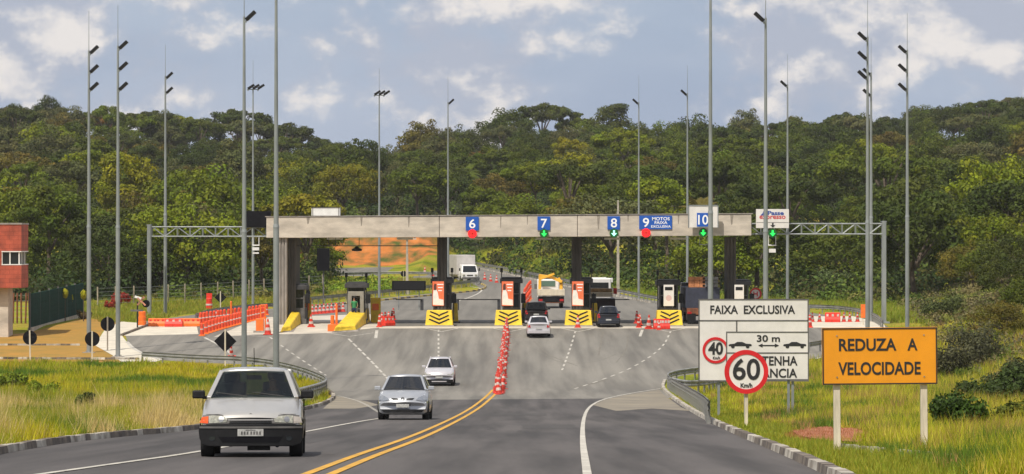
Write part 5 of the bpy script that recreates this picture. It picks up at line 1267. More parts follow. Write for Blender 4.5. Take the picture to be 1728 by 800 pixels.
# crane lorry from behind
g = P(930, 520.5); t = thing('crane_lorry', 'cream flatbed lorry with a folded yellow crane, seen from behind', 'lorry', g)
m = MB(); m.box((0, 0, 1.45), (2.45, .08, .55)); m.box((0, 3, 1.2), (2.45, 6, .14))
for s in (-1, 1): m.box((s*1.19, 3, 1.45), (.07, 6, .55))
for i in range(5): m.box((-1.0+i*.5, -.05, 1.45), (.05, .04, .5))
m.build('flatbed', M['cream'], t, bevel=.01); m = MB(); m.box((0, .1, .52), (2.3, .1, .08)); m.build('rear_bar', M['rust'], t)
m = MB(); m.box((0, 3.2, .8), (.9, 6.4, .35)); m.box((0, .3, .78), (2.36, .2, .62)); m.build('chassis', M['black'], t)
for s in (-1, 1): m = MB(); m.box((s*.95, -.03, .75), (.35, .05, .2)); m.build('tail_light', M['tail'], t)
wheels(t, (-.95, .95), (1.3, 2.4, 6.6), .48)
m = MB(); m.box((-.2, 7.2, 1.7), (2.0, 1.6, 1.7)); m.build('cab', M['truckw'], t, bevel=.08); m = MB(); m.box((-.2, 6.37, 2.15), (1.3, .05, .5)); m.build('rear_window', mat('greenish glass', (.10, .17, .14), .15), t)
def arm(pts, w_, nm='crane_arm'):
    m = MB()
    for a, b in zip(pts, pts[1:]):
        a, b = Vector(a), Vector(b); q = (b-a).to_track_quat('Z', 'Y').to_matrix(); m.box((a+b)/2, (w_, w_, (b-a).length+w_*.6), 0, q)
    m.build(nm, M['crane'], t, bevel=.02)
arm([(-1.0, 5.6, 1.3), (-.95, 5.6, 2.9), (.1, 5.5, 2.75), (1.0, 5.4, 2.35)], .26); arm([(.95, 5.6, 1.3), (1.0, 5.6, 2.2), (.75, 5.6, 2.6)], .28); arm([(-.9, 5.2, 2.6), (.3, 5.2, 3.05)], .2, 'crane_boom')
m = MB(); m.tube((1.15, 5.2, 1.9), (1.15, 5.2, 2.5), .03); m.box((-1.35, 5.5, 1.9), (.25, .3, .45)); m.build('exhaust', M['char'], t)
# cream lorry from behind with red lamps
g = Vector(((1013-864)/F*262, 262, gz(262))); t = thing('cargo_lorry', 'cream and brown lorry with red tail lamps ahead of the dark blue car', 'lorry', g)
m = MB(); m.box((0, 3, 1.30), (2.3, 6.2, .9)); m.build('cargo_bed', M['black'], t, bevel=.03); m = MB(); m.box((0, -.14, 1.25), (2.2, .06, .8)); m.build('tailboard', mat('maroon tailboard', (.028, .010, .012), .7, 0, .4, 3), t)
m = MB(); m.box((-.1, .1, 2.05), (2.1, .3, .35)); m.build('cream_panel', M['cream'], t, bevel=.02); m = MB(); m.box((-.1, .3, 2.38), (2.05, .5, .3)); m.build('load', mat('brown sacks', (.38, .24, .10), .9, 0, .5, 3, .5, 5), t, bevel=.1)
m = MB(); m.box((-.1, 5.2, 2.3), (2.1, 1.7, 1.9)); m.build('cab', M['truckw'], t, bevel=.08, seg=3); m = MB(); m.box((-.1, 4.33, 2.72), (1.7, .05, .42)); m.build('rear_window', M['winglass'], t)
m = MB(); m.box((0, 4.6, 3.25), (1.2, .3, .16)); m.box((.85, 4.6, 3.1), (.5, .3, .35)); m.build('roof_box', M['truckw'], t, bevel=.03)
for s in (-1, 1): m = MB(); m.box((s*.85, -.2, .95), (.42, .06, .16)); m.build('tail_light', mat('lit looking red lamp', (.6, .02, .02), .3), t)
m = MB(); m.tube((1.15, .2, 2.1), (1.15, .2, 2.55), .14); m.build('beacon', M['redpl'], t); m = MB(); m.box((-.8, -.1, .5), (.6, .04, .6)); m.box((.8, -.1, .5), (.6, .04, .6)); m.build('mudflap', M['black'], t)
wheels(t, (-.9, .9), (.9, 5.2), .5); m = MB(); m.box((0, 2.5, .7), (.8, 6, .3)); m.build('chassis', M['black'], t)
# dark lorry at lane 10
g = Vector(((1186-864)/F*254, 254, gz(254))); t = thing('cargo_lorry', 'tall dark blue tarpaulin lorry with an orange-brown load in the lane marked 10', 'lorry', g)
m = MB(); m.box((0, 4, 1.95), (2.55, 8, 1.55)); m.build('tarpaulin', M['tarp'], t, bevel=.05, seg=3); m = MB(); m.box((0, -.05, .95), (2.4, .12, .5)); m.box((0, 4, .95), (2.3, 8, .3)); m.build('chassis', M['rust'], t, bevel=.02)
m = MB()
for j in range(3):
    for i in range(3): m.box((-.85+i*.42, .6, 2.86+j*.27), (.40, 1.0, .25))
m.build('brick_load', mat('orange brown crates', (.50, .20, .08), .8, 0, .3, 4), t, bevel=.02)
m = MB()
for j in range(3): m.box((.55, .6, 2.86+j*.27), (1.15, 1.0, .22))
m.build('grey_load', mat('grey crates', (.18, .18, .19), .8, 0, .4, 5), t, bevel=.02)
for s in (-1, 1): m = MB(); m.box((s*1.0, -.13, .85), (.3, .05, .16)); m.build('tail_light', M['tail'], t)
m = MB(); m.box((-.85, -.1, .45), (.65, .04, .7)); m.box((.85, -.1, .45), (.65, .04, .7)); m.build('mudflap', M['black'], t); wheels(t, (-.95, .95), (1.0, 2.2, 7.5), .5)
m = MB(); m.box((0, 9.2, 1.7), (2.4, 2.0, 2.6)); m.build('cab', M['navy'], t, bevel=.08)
# ------------------------------------------------------------------ foliage
def leaf_mat(name, use_obj=True, col=(.06, .10, .02)):
    m = bpy.data.materials.new(name); m.use_nodes = True; nt = m.node_tree; N = nt.nodes; L = nt.links
    b = N['Principled BSDF']; b.inputs['Roughness'].default_value = .65; b.inputs['Specular IOR Level'].default_value = .18
    at_ = N.new('ShaderNodeAttribute'); at_.attribute_name = 'tone'
    mx = N.new('ShaderNodeMix'); mx.data_type = 'RGBA'; mx.blend_type = 'MULTIPLY'; mx.inputs[0].default_value = 1
    if use_obj: oi = N.new('ShaderNodeObjectInfo'); L.new(oi.outputs['Color'], mx.inputs[6])
    else: mx.inputs[6].default_value = (*col, 1)
    L.new(at_.outputs['Color'], mx.inputs[7]); L.new(mx.outputs[2], b.inputs['Base Color'])
    tr = N.new('ShaderNodeBsdfTranslucent'); ms = N.new('ShaderNodeMixShader'); ms.inputs[0].default_value = .22
    L.new(mx.outputs[2], tr.inputs[0]); L.new(b.outputs[0], ms.inputs[1]); L.new(tr.outputs[0], ms.inputs[2]); L.new(ms.outputs[0], N['Material Output'].inputs[0]); return m
M['leaf'] = leaf_mat('tree leaves'); M['bushleaf'] = leaf_mat('bush leaves'); M['vert'] = leaf_mat('grass blades', False, (1, 1, 1))
M['bark'] = mat('bark', (.10, .075, .055), .9, 0, .4, 3)
def np_mesh(name, V, nper, mats, tone):
    """V: (n*nper,3) separate faces of nper vertices; tone (n,3) per face"""
    n = len(V)//nper; me = bpy.data.meshes.new(name); me.vertices.add(len(V)); me.vertices.foreach_set('co', V.astype(np.float32).ravel())
    me.loops.add(len(V)); me.loops.foreach_set('vertex_index', np.arange(len(V), dtype=np.int32)); me.polygons.add(n)
    me.polygons.foreach_set('loop_start', np.arange(0, len(V), nper, dtype=np.int32)); me.polygons.foreach_set('loop_total', np.full(n, nper, dtype=np.int32))
    a = me.color_attributes.new('tone', 'FLOAT_COLOR', 'POINT'); c = np.ones((len(V), 4), np.float32); c[:, :3] = np.repeat(tone, nper, 0); a.data.foreach_set('color', c.ravel())
    for m in mats: me.materials.append(m)
    me.update(calc_edges=True); return me
def leaves(C, Nn, size, rs):
    n = len(C); Nn = Nn/np.linalg.norm(Nn, axis=1, keepdims=True); r = rs.normal(size=(n, 3)); U = np.cross(Nn, r); U /= np.linalg.norm(U, axis=1, keepdims=True)+1e-9; W = np.cross(Nn, U)
    s = size[:, None]; a = .62
    return np.stack([C-U*s, C-W*s*a, C+U*s, C+W*s*a], 1).reshape(-1, 3)
def crown_mesh(kind, seed, leafn=8200, ls=.155):
    rs = np.random.RandomState(seed); cl = []
    if kind == 'dome': R_, hh, z0, k = 4.3, 3.0, 4.2, 90
    elif kind == 'flat': R_, hh, z0, k = 4.8, 1.3, 6.6, 60
    elif kind == 'tall': R_, hh, z0, k = 3.1, 3.9, 4.8, 75
    elif kind == 'loose': R_, hh, z0, k = 3.9, 2.8, 5.0, 52
    elif kind == 'wide': R_, hh, z0, k = 5.3, 3.0, 3.8, 115
    else: R_, hh, z0, k = 2.6, 2.2, 2.4, 26
    lob = [(rs.uniform(0, 6.28), rs.uniform(.75, 1.15)) for _ in range(5)]
    for i in range(k):
        th = rs.uniform(0, 2*math.pi); ph = math.asin(rs.uniform(-.45, 1)); rr = rs.uniform(.62, 1.0)
        g = 1+.18*math.sin(3*th+lob[0][0])+.12*math.sin(5*th+lob[1][0])
        cl.append((R_*g*rr*math.cos(ph)*math.cos(th), R_*g*rr*math.cos(ph)*math.sin(th), z0+hh*rr*math.sin(ph)*rs.uniform(.85, 1.2), rs.uniform(.5, 1.3)*(.85 if kind == 'loose' else 1)*(.8 if kind == 'flat' else 1)))
    cl = np.array(cl); idx = rs.choice(len(cl), leafn, p=cl[:, 3]**2/np.sum(cl[:, 3]**2)); c = cl[idx]
    d = rs.normal(size=(leafn, 3)); d[:, 2] += .35; d /= np.linalg.norm(d, axis=1, keepdims=True); rad = c[:, 3:4]*rs.uniform(.55, 1.08, (leafn, 1))
    sq = np.array([1, 1, .62]); C = c[:, :3]+d*rad*sq; Nn = d+rs.normal(size=(leafn, 3))*.45+np.array([0, 0, .35])
    # stray leaf sprays break the outline
    size = rs.uniform(.6, 1.35, leafn)*ls
    clt = rs.uniform(.72, 1.28, len(cl)); hue = rs.uniform(-.12, .12, len(cl)); t = clt[idx]*rs.uniform(.8, 1.25, leafn)
    tone = np.stack([t*(1+hue[idx]), t, t*(1-hue[idx]*.5)], 1)
    return np_mesh('crown', leaves(C, Nn, size, rs), 4, [M['leaf']], tone), z0, cl
def palm_mesh(seed):
    rs = np.random.RandomState(seed); C = []; Q = []; T = []
    for f in range(15):
        th = f/15*6.28+rs.uniform(-.2, .2); up = rs.uniform(.1, 1.3); L_ = rs.uniform(2.6, 3.4); p = np.array([0, 0, 6.0]); d = np.array([math.cos(th)*math.cos(up), math.sin(th)*math.cos(up), math.sin(up)])
        for j in range(14):
            q = p+d*L_/14; d = d+np.array([0, 0, -.11]); d /= np.linalg.norm(d); s = np.cross(d, [0, 0, 1]); s /= np.linalg.norm(s)+1e-9; w_ = .75*math.sin(math.pi*(j+1.2)/16)
            for sg in (-1, 1):
                e = q+s*sg*w_+np.array([0, 0, -.3*w_]); m_ = p+s*sg*w_*.1
                Q += [p, q, e, e-d*.14]; T.append([rs.uniform(.8, 1.3)]*3)
            p = q
    return np_mesh('crown', np.array(Q), 4, [M['leaf']], np.array(T)), 6.0, None
def trunk_mesh(z0, seed, R_=2.6, slim=False):
    rs = random.Random(seed); m = MB(); p = Vector((0, 0, -.6)); r = .24; q = Vector((rs.uniform(-.3, .3), rs.uniform(-.3, .3), z0*.55)); m.tube(p, q, r, r*.75, 8)
    if slim: m.tube(q, (0, 0, z0), r*.7, r*.6, 8)
    else:
        for i in range(5):
            a = i*1.256+rs.uniform(-.3, .3); e = Vector((math.cos(a)*R_*.55, math.sin(a)*R_*.55, z0+rs.uniform(-.2, .6))); m.tube(q, e, r*.6, r*.28, 6)
            for k in (-.5, .5): m.tube(e, e+Vector((math.cos(a+k)*R_*.4, math.sin(a+k)*R_*.4, rs.uniform(.4, 1.2))), r*.26, r*.08, 5)
        m.tube(q, (q.x*.5, q.y*.5, z0+.9), r*.6, r*.25, 6)
    o = m.build('trunk', M['bark']); me = o.data; bpy.data.objects.remove(o); return me
KINDS = [('round', 'dome', 6), ('broad', 'wide', 5), ('flat topped', 'flat', 3), ('tall', 'tall', 4), ('loose', 'loose', 4)]
VAR = {}
for nm, kd, n in KINDS:
    VAR[nm] = []
    for i in range(n):
        cm_, z0, _ = crown_mesh(kd, 100*len(VAR)+i); VAR[nm].append((cm_, trunk_mesh(z0, i+50)))
VAR['palm'] = []
for i in range(2): cm_, z0, _ = palm_mesh(i); VAR['palm'].append((cm_, trunk_mesh(6.0, i, slim=True)))
PAL = {'dark green': [(.042, .066, .008), (.050, .070, .010)], 'green': [(.072, .106, .007), (.066, .096, .008)], 'bright green': [(.110, .155, .006), (.12, .162, .006)],
       'yellow green': [(.155, .175, .006), (.165, .175, .008)], 'olive': [(.100, .096, .014), (.108, .098, .017)], 'grey green': [(.080, .098, .032), (.088, .100, .036)], 'russet': [(.14, .085, .02), (.12, .08, .02)]}
rt = random.Random(11); trees = []
def px_of(X, Y): return 864+F*X/Y
def py_of(Z, Y): return 400-F*(Z-CAMZ)/Y
def hill_edge(px):
    """nearest distance at which the wood may start for this direction"""
    e = [(-400, 318), (0, 326), (200, 338), (540, 352), (556, 505), (740, 508), (770, 500), (800, 484), (870, 434), (960, 386), (1050, 364), (1100, 356), (1200, 350), (1400, 330), (1560, 318), (2200, 300)]
    for (a, b), (c, d) in zip(e, e[1:]):
        if a <= px <= c: return b+(d-b)*(px-a)/(c-a)
    return 320
def add_tree(X, Y, s, form=None, colr=None):
    px = px_of(X, Y); nz = noise.noise(Vector((X*.02, Y*.012, 3))); t = (Y-320)/460
    if colr is None:
        w = {'dark green': 2.2+2.0*max(0, -nz*2), 'green': 2.6, 'bright green': max(.1, 1.6+2*nz-1.8*t), 'yellow green': max(.08, .35+1.1*nz-.3*t), 'olive': .7, 'grey green': .7+1.1*t, 'russet': .012}
        if px > 850: w['dark green'] += 1.2; w['grey green'] *= .6; w['yellow green'] *= .5
        colr = rt.choices(list(w), list(w.values()))[0]
    if form is None: form = rt.choices(['round', 'broad', 'flat topped', 'tall', 'loose', 'palm'], [4, 4, 1.1+1.2*(t > .85), 1.6, 2.2, .7 if px > 700 and t < .6 else .05])[0]
    z = H(X, Y); v = VAR[form][rt.randrange(len(VAR[form]))]; c = rt.choice(PAL[colr]); j = rt.uniform(.85, 1.18)
    if form == 'palm': s *= 1.05
    trees.append(dict(X=X, Y=Y, z=z, s=s, form=form, col=colr, rgb=(c[0]*j*1.14, c[1]*j*1.02, c[2]*j*.9), v=v, px=px, py=py_of(z+7*s, Y)))
# rows up the hillside
Y = 322.0; row = 0
while Y < 800:
    k = Y/F; t = (Y-322)/460; step = lerp(8.8, 7.6, t); x0 = (-60-864)*k; x1 = (1790-864)*k; X = x0+rt.uniform(0, step)
    while X < x1:
        xx, yy = X+rt.uniform(-2.2, 2.2), Y+rt.uniform(-6, 6); px = px_of(xx, yy); e = hill_edge(px)
        if yy > e and not (px < 60 and yy < 318) and yy < 806:
            add_tree(xx, yy, rt.uniform(.85, 1.28)*lerp(1.12, .98, t))
        X += step*rt.uniform(.85, 1.2)
    Y += lerp(24, 46, t); row += 1
# distinct skyline trees
for px, Yk, s, fm, cl in [(80, 775, 1.25, 'tall', 'dark green'), (20, 770, 1.2, 'round', 'dark green'), (250, 780, 1.25, 'flat topped', 'dark green'), (340, 770, 1.2, 'round', 'dark green'), (405, 780, 1.35, 'flat topped', 'dark green'), (484, 785, 1.3, 'flat topped', 'dark green'), (508, 790, 1.3, 'flat topped', 'grey green'), (440, 780, 1.15, 'flat topped', 'dark green'), (170, 770, 1.15, 'loose', 'russet'), (400, 770, 1.35, 'flat topped', 'grey green'), (275, 770, 1.2, 'round', 'grey green'), (550, 775, 1.3, 'loose', 'dark green'), (715, 760, 1.2, 'round', 'dark green'), (775, 765, 1.3, 'broad', 'dark green'),
                          (857, 770, 1.6, 'round', 'dark green'), (915, 775, 1.45, 'flat topped', 'dark green'), (970, 775, 1.25, 'flat topped', 'green'), (1030, 765, 1.4, 'tall', 'dark green'), (1170, 755, 1.45, 'round', 'dark green'), (1260, 770, 1.2, 'tall', 'grey green'), (1345, 765, 1.2, 'loose', 'grey green'), (1415, 745, 1.1, 'round', 'russet'), (1440, 770, 1.25, 'round', 'dark green'), (1500, 760, 1.2, 'loose', 'dark green'),
                          (1575, 765, 1.3, 'broad', 'green'), (1630, 770, 1.2, 'broad', 'dark green'), (1705, 770, 1.25, 'loose', 'grey green'), (1728, 760, 1.35, 'tall', 'dark green'),
                          (310, 350, 1.3, 'broad', 'bright green'), (345, 420, 1.5, 'broad', 'bright green'), (15, 380, 1.5, 'broad', 'bright green'), (520, 560, 1.3, 'broad', 'yellow green'), (1230, 540, 1.3, 'broad', 'bright green'), (1215, 350, 1.0, 'round', 'bright green'), (1700, 262, .55, 'broad', 'dark green'), (1748, 232, .5, 'broad', 'green'), (1668, 296, .6, 'round', 'green'), (1726, 290, .65, 'broad', 'dark green'), (1640, 312, .6, 'broad', 'olive'), (1690, 225, .38, 'broad', 'olive')]:
    X = (px-864)/F*Yk
    add_tree(X, Yk, s, fm, cl)
print('TREES', len(trees))
if len(trees) > 300:
    trees.sort(key=lambda q: q['Y']); 
# labels
ANCH = [(0, 'the left edge'), (45, 'the red building'), (100, 'the green wall'), (150, 'the leftmost pole'), (199, 'the second pole'), (251, 'the left gantry post'), (279, 'the thin third pole'), (345, 'the left gantry'), (412, 'the message board'), (466, 'the tallest pole'), (549, 'the white roof box'), (600, 'the hanging lamp'), (640, 'the flat lamp cluster'), (690, 'the black message panel'), (756, 'the left-centre pillar'), (797, 'lane sign 6'), (860, 'the middle poster'), (918, 'lane sign 7'), (975, 'the right-centre pillar'), (1036, 'lane sign 8'), (1105, 'lane sign 9'), (1186, 'lane sign 10'), (1240, 'the rightmost pillar'), (1303, 'the express sign'), (1365, 'the right lattice'), (1420, 'the right gantry'), (1466, 'the close pole pair'), (1531, 'the rightmost pole'), (1590, 'the orange sign edge'), (1640, 'the scrub slope'), (1700, 'the right edge')]
def band(Y): return 'at the hill foot' if Y < 370 else 'low on the hill' if Y < 450 else 'midway up the hill' if Y < 560 else 'high on the hill' if Y < 690 else 'on the skyline'
groups = {}
for q in trees:
    a = min(ANCH, key=lambda c: abs(c[0]-q['px']))[1]
    q['key'] = ('%s %s tree' % (q['col'], q['form'] + ('-crowned' if q['form'] in ('round', 'broad', 'loose') else '')) if q['form'] != 'palm' else '%s palm' % q['col'], band(q['Y']), a); groups.setdefault(q['key'], []).append(q)
ORD = ['left', 'second from left', 'third from left', 'fourth from left', 'fifth from left']
for k, l in groups.items():
    l.sort(key=lambda q: q['px'])
    for i, q in enumerate(l):
        q['label'] = '%s %s above %s' % k if len(l) == 1 else '%s %s above %s, %s' % (*k, ORD[min(i, 4)] if i < len(l)-1 else 'the rightmost')
        if k[1] == 'at the hill foot': q['label'] = q['label'].replace(' above ', ' behind ')
ntree = 0; tmpl = {}
trees.sort(key=lambda q: q['Y'])
for q in trees:
    t = thing('palm_tree' if q['form'] == 'palm' else 'tree', q['label'], 'tree', (q['X'], q['Y'], q['z']-.3), rt.uniform(0, 6.28), 'trees of the wooded hill'); s = q['s']; t.scale = (s*rt.uniform(.9, 1.12), s*rt.uniform(.9, 1.12), s*rt.uniform(.88, 1.15))
    for nm, me in (('crown', q['v'][0]), ('trunk', q['v'][1])):
        o = bpy.data.objects.new(nm, me); COL.objects.link(o); o.parent = t; o.color = (*q['rgb'], 1)
# understorey covering the slope: nobody could count it
def bush_field(name, label, n, place, ls, leafn, pal, hh=1.0, rad=(1.2, 2.4), seed=5):
    rs = np.random.RandomState(seed); Vs = []; Ts = []
    for i in range(n):
        pt = place(rs)
        if pt is None: continue
        x, y, z = pt; r = rs.uniform(*rad); k = leafn; d = rs.normal(size=(k, 3)); d[:, 2] = np.abs(d[:, 2]); d /= np.linalg.norm(d, axis=1, keepdims=True)
        C = np.array([x, y, z])+d*r*rs.uniform(.5, 1.05, (k, 1))*np.array([1, 1, hh]); Vs.append(leaves(C, d+rs.normal(size=(k, 3))*.5, rs.uniform(.6, 1.3, k)*ls, rs))
        c = np.array(pal[rs.randint(len(pal))])*rs.uniform(.75, 1.25); Ts.append(c[None, :]*rs.uniform(.7, 1.3, (k, 1)))
    me = np_mesh(name, np.concatenate(Vs), 4, [M['vert']], np.concatenate(Ts)); o = bpy.data.objects.new(name, me); COL.objects.link(o); return tag(o, label, kind='stuff')
def pl_hill(rs):
    Y = 330+470*rs.rand()**1.3; px = rs.uniform(-80, 1800)
    if Y < hill_edge(px)-3: return None
    X = (px-864)/F*Y; return X, Y, H(X, Y)
bush_field('undergrowth', 'dense green undergrowth between the trees of the hill', 1900, pl_hill, .24, 170, [(.03, .05, .01), (.05, .085, .012), (.09, .13, .015), (.08, .08, .02), (.035, .06, .012)], 1.1, (1.5, 3.2))
def pl_edge(rs):
    px = rs.choice([rs.uniform(270, 545), rs.uniform(1100, 1560), rs.uniform(880, 1100)]); Y = hill_edge(px)+rs.uniform(-6, 6); X = (px-864)/F*Y; return X, Y, H(X, Y)
bush_field('undergrowth', 'low sunlit scrub along the foot of the wood', 210, pl_edge, .17, 200, [(.10, .15, .015), (.14, .17, .02), (.06, .10, .012), (.16, .15, .04)], .8, (.7, 1.6), 8)
def pl_med(rs):
    px = rs.uniform(500, 660); py = rs.uniform(476, 494); p = P(px, py); return p.x, p.y, p.z
bush_field('tall_grass', 'bright green rank grass on the far median', 150, pl_med, .14, 150, [(.20, .28, .015), (.15, .24, .015), (.26, .28, .03)], .8, (.5, 1.2), 9)
def pl_bank(rs):
    Y = rs.uniform(120, 330); X = 26+max(0, Y-180)*.083+rs.uniform(-1.5, 22)
    if px_of(X, Y) > 1800: return None
    return X, Y, H(X, Y)-.1
bush_field('scrub', 'grey green and straw coloured scrub covering the embankment on the right', 1300, pl_bank, .11, 200, [(.15, .13, .055), (.20, .17, .07), (.11, .10, .05), (.16, .18, .03), (.09, .11, .025)], .9, (.5, 1.3), 10)
# single shrubs
def shrub(px, Y, r, h, rgb, label, seed, leafn=2600, ls=.07, cat='shrub', name='shrub'):
    rs = np.random.RandomState(seed); X = (px-864)/F*Y; z = H(X, Y); t = thing(name, label, cat, (X, Y, z)); k = 16
    cl = np.stack([rs.uniform(-r, r, k)*.75, rs.uniform(-r, r, k)*.75, rs.uniform(.25, .85, k)*h, rs.uniform(.25, .5, k)*min(r, h)], 1); idx = rs.randint(0, k, leafn); c = cl[idx]
    d = rs.normal(size=(leafn, 3)); d /= np.linalg.norm(d, axis=1, keepdims=True); C = c[:, :3]+d*c[:, 3:4]*rs.uniform(.5, 1.1, (leafn, 1)); C[:, 2] = np.maximum(C[:, 2], .03)
    tt = rs.uniform(.6, 1.4, (leafn, 1))*rs.uniform(.75, 1.25, k)[idx][:, None]*np.ones((1, 3)); o = bpy.data.objects.new('foliage', np_mesh('foliage', leaves(C, d+rs.normal(size=(leafn, 3))*.5, rs.uniform(.6, 1.3, leafn)*ls, rs), 4, [M['leaf']], tt)); COL.objects.link(o); o.parent = t; o.color = (*rgb, 1)
    m = MB()
    for i in range(7): a = rs.uniform(0, 6.28); m.tube((0, 0, -.05), (math.cos(a)*r*.5, math.sin(a)*r*.5, h*rs.uniform(.5, .85)), .022, .008, 5)
    m.build('stem', M['bark'], t); return t
shrub(1625, 78, .75, .8, (.04, .075, .010), 'dark green leafy shrub right of the orange sign posts', 1, 5200, .055)
shrub(1716, 84, .6, .7, (.11, .13, .015), 'olive shrub at the bottom of the right edge', 2, 3600, .05)
shrub(1728, 118, 1.2, 1.6, (.045, .07, .015), 'large dark shrub at the right edge below the embankment', 3, 6000, .08)
shrub(1665, 128, 1.1, 1.3, (.05, .075, .015), 'mid green shrub left of the large dark one at the right edge', 4, 3000, .07)
shrub(1600, 190, 1.5, 1.9, (.075, .075, .035), 'grey twiggy shrub above the right end of the orange sign', 5, 3600, .08)
shrub(1650, 205, 1.9, 2.5, (.07, .072, .035), 'grey brown shrub halfway up the right embankment', 6, 4200, .08)
shrub(1590, 262, 1.8, 1.8, (.08, .10, .03), 'green shrub at the top left of the embankment', 7, 3000, .09)
shrub(1706, 165, 1.3, 1.6, (.05, .065, .02), 'dark shrub above the large one near the right edge', 8, 4000, .08)
shrub(75, 150, .7, .8, (.18, .24, .015), 'green bush in the tall grass at the far left', 9, 2600, .07)
shrub(18, 176, 1.0, .8, (.16, .21, .015), 'wide green bush on the left verge at the left edge', 10, 3600, .08)
shrub(148, 118, .4, .85, (.07, .09, .015), 'small dark bush in the middle of the left verge', 11, 1800, .05)
shrub(205, 318, .9, 1.2, (.30, .03, .02), 'red leaved shrub by the fence behind the second pole', 12, 1500, .09)
shrub(186, 300, .5, .9, (.30, .04, .02), 'small red leaved shrub left of the second pole', 13, 900, .08)
shrub(143, 268, .6, .6, (.10, .07, .02), 'brown clipped shrub at the end of the green wall', 14, 900, .07)
shrub(1410, 345, 2.2, 3.0, (.11, .15, .05), 'pale leaved shrub at the wood edge above the red barrier', 15, 3800, .10)
for i, (px, Yk, h, nm) in enumerate([(110, 262, 2.15, 'leftmost'), (118.5, 268, 1.7, 'shorter middle'), (141, 262, 2.05, 'rightmost')]):
    X = (px-864)/F*Yk; t = thing('sapling', 'young tree with a yellow green tuft, %s of three before the green wall' % nm, 'young tree', (X, Yk, H(X, Yk)), 0, 'saplings before the green wall')
    rs = np.random.RandomState(30+i); n = 500; d = rs.normal(size=(n, 3)); d /= np.linalg.norm(d, axis=1, keepdims=True); C = d*rs.uniform(.4, 1, (n, 1))*np.array([.26, .26, .42])+np.array([0, 0, h]); o = bpy.data.objects.new('crown', np_mesh('crown', leaves(C, d, np.full(n, .07), rs), 4, [M['leaf']], rs.uniform(.7, 1.3, (n, 1))*np.ones((1, 3)))); COL.objects.link(o); o.parent = t; o.color = (.42, .40, .02, 1)
    m = MB(); m.tube((0, 0, -.1), (0, 0, h), .045, .02, 7); m.build('trunk', M['bark'], t)

# ------------------------------------------------------------------ verge grass (blades nobody could count)
def poly_contains(poly, x, y):
    c = False; j = len(poly)-1
    for i in range(len(poly)):
        if (poly[i][1] > y) != (poly[j][1] > y) and x < (poly[j][0]-poly[i][0])*(y-poly[i][1])/(poly[j][1]-poly[i][1])+poly[i][0]: c = not c
        j = i
    return c
def blades(name, label, n, region, hf, colf, wfac=1.0, seed=1, per=5):
    rs = np.random.RandomState(seed); V = []; T = []; xs, ys = region['x'], region['y']; cnt = 0
    poly = region['poly']; tries = 0; P_ = []
    while cnt < n and tries < n*6:
        tries += 1
        y = ys[0]+(ys[1]-ys[0])*rs.rand()**region.get('pow', 1); px = rs.uniform(*xs); x = (px-864)/F*y
        if not poly_contains(poly, x, y): continue
        P_.append((x, y)); cnt += 1
    for x, y in P_:
        h = hf(x, y)*rs.uniform(.55, 1.25); c = np.array(colf(x, y, rs)); z = H(x, y)-.02; w_ = wfac*max(.008, y*.00011)
        for b in range(per):
            ox, oy = rs.normal(0, .10, 2); a = rs.uniform(0, 6.28); lx, ly = rs.normal(0, .30*h, 2); hb = h*rs.uniform(.6, 1.1)
            ca, sa = math.cos(a)*w_, math.sin(a)*w_
            V += [(x+ox-ca, y+oy-sa, z), (x+ox+ca, y+oy+sa, z), (x+ox+lx, y+oy+ly, z+hb)]; T.append(c*rs.uniform(.7, 1.3))
    me = np_mesh(name, np.array(V), 3, [M['vert']], np.array(T)); o = bpy.data.objects.new(name, me); COL.objects.link(o); return tag(o, label, kind='stuff')
left_poly = [(-9.0, 40)]+[(p[0]-.35, p[1]) for p in lk if p[1] < 172]+[tuple(P(x, y)[:2]) for x, y in [(548, 667), (546, 660), (520, 645), (490, 632), (430, 622), (330, 617), (262, 614), (100, 613), (-120, 613)]]+[(-45, 60), (-45, 40)]
def n2(x, y, s=1, o=0): return noise.noise(Vector((x*s, y*s*.45, o)))
def colL(x, y, rs):
    a = n2(x, y, .22); b = n2(x, y, .5, 5); r = rs.rand()
    if b+.3*r > .30 and y < 135: return (.54, .41, .16)
    if a > .16: return (.43, .39, .012) if r < .7 else (.42, .32, .04)
    if a < -.20: return (.10, .17, .012)
    return (.31, .33, .012) if r < .6 else ((.18, .23, .012) if r < .82 else (.44, .33, .07))
def hL(x, y): return (.48+.35*max(0, n2(x, y, .5, 5)*2)+.25*n2(x, y, .2))*(1 if y < 170 else .75)*ss(0, 2.2, (-8.4-x)+.8)
blades('verge_grass', 'long yellow green grass with straw seed heads on the left verge', 42000, dict(x=(-90, 570), y=(52, 216), pow=1.05, poly=left_poly), hL, colL, seed=2)
blades('seed_heads', 'pale straw seed stalks standing over the left verge grass', 5500, dict(x=(-90, 540), y=(52, 150), pow=.9, poly=left_poly), lambda x, y: (.55+.55*max(0, n2(x, y, .5, 5)*2))*ss(0, 2.2, (-8.4-x)+.8), lambda x, y, rs: (.56, .44, .22) if n2(x, y, .35, 5) > -.05 else (.30, .28, .04), seed=12, per=2)
rk2 = [p for p in rk if p[1] < 176]
right_poly = [(p[0]+.3, p[1]) for p in rk2]+[tuple(P(x, y)[:2]) for x, y in [(1132, 652), (1160, 645), (1250, 634), (1388, 612), (1430, 598), (1500, 566), (1560, 556)]]+[(60, 250), (60, 30), (4.5, 30)]

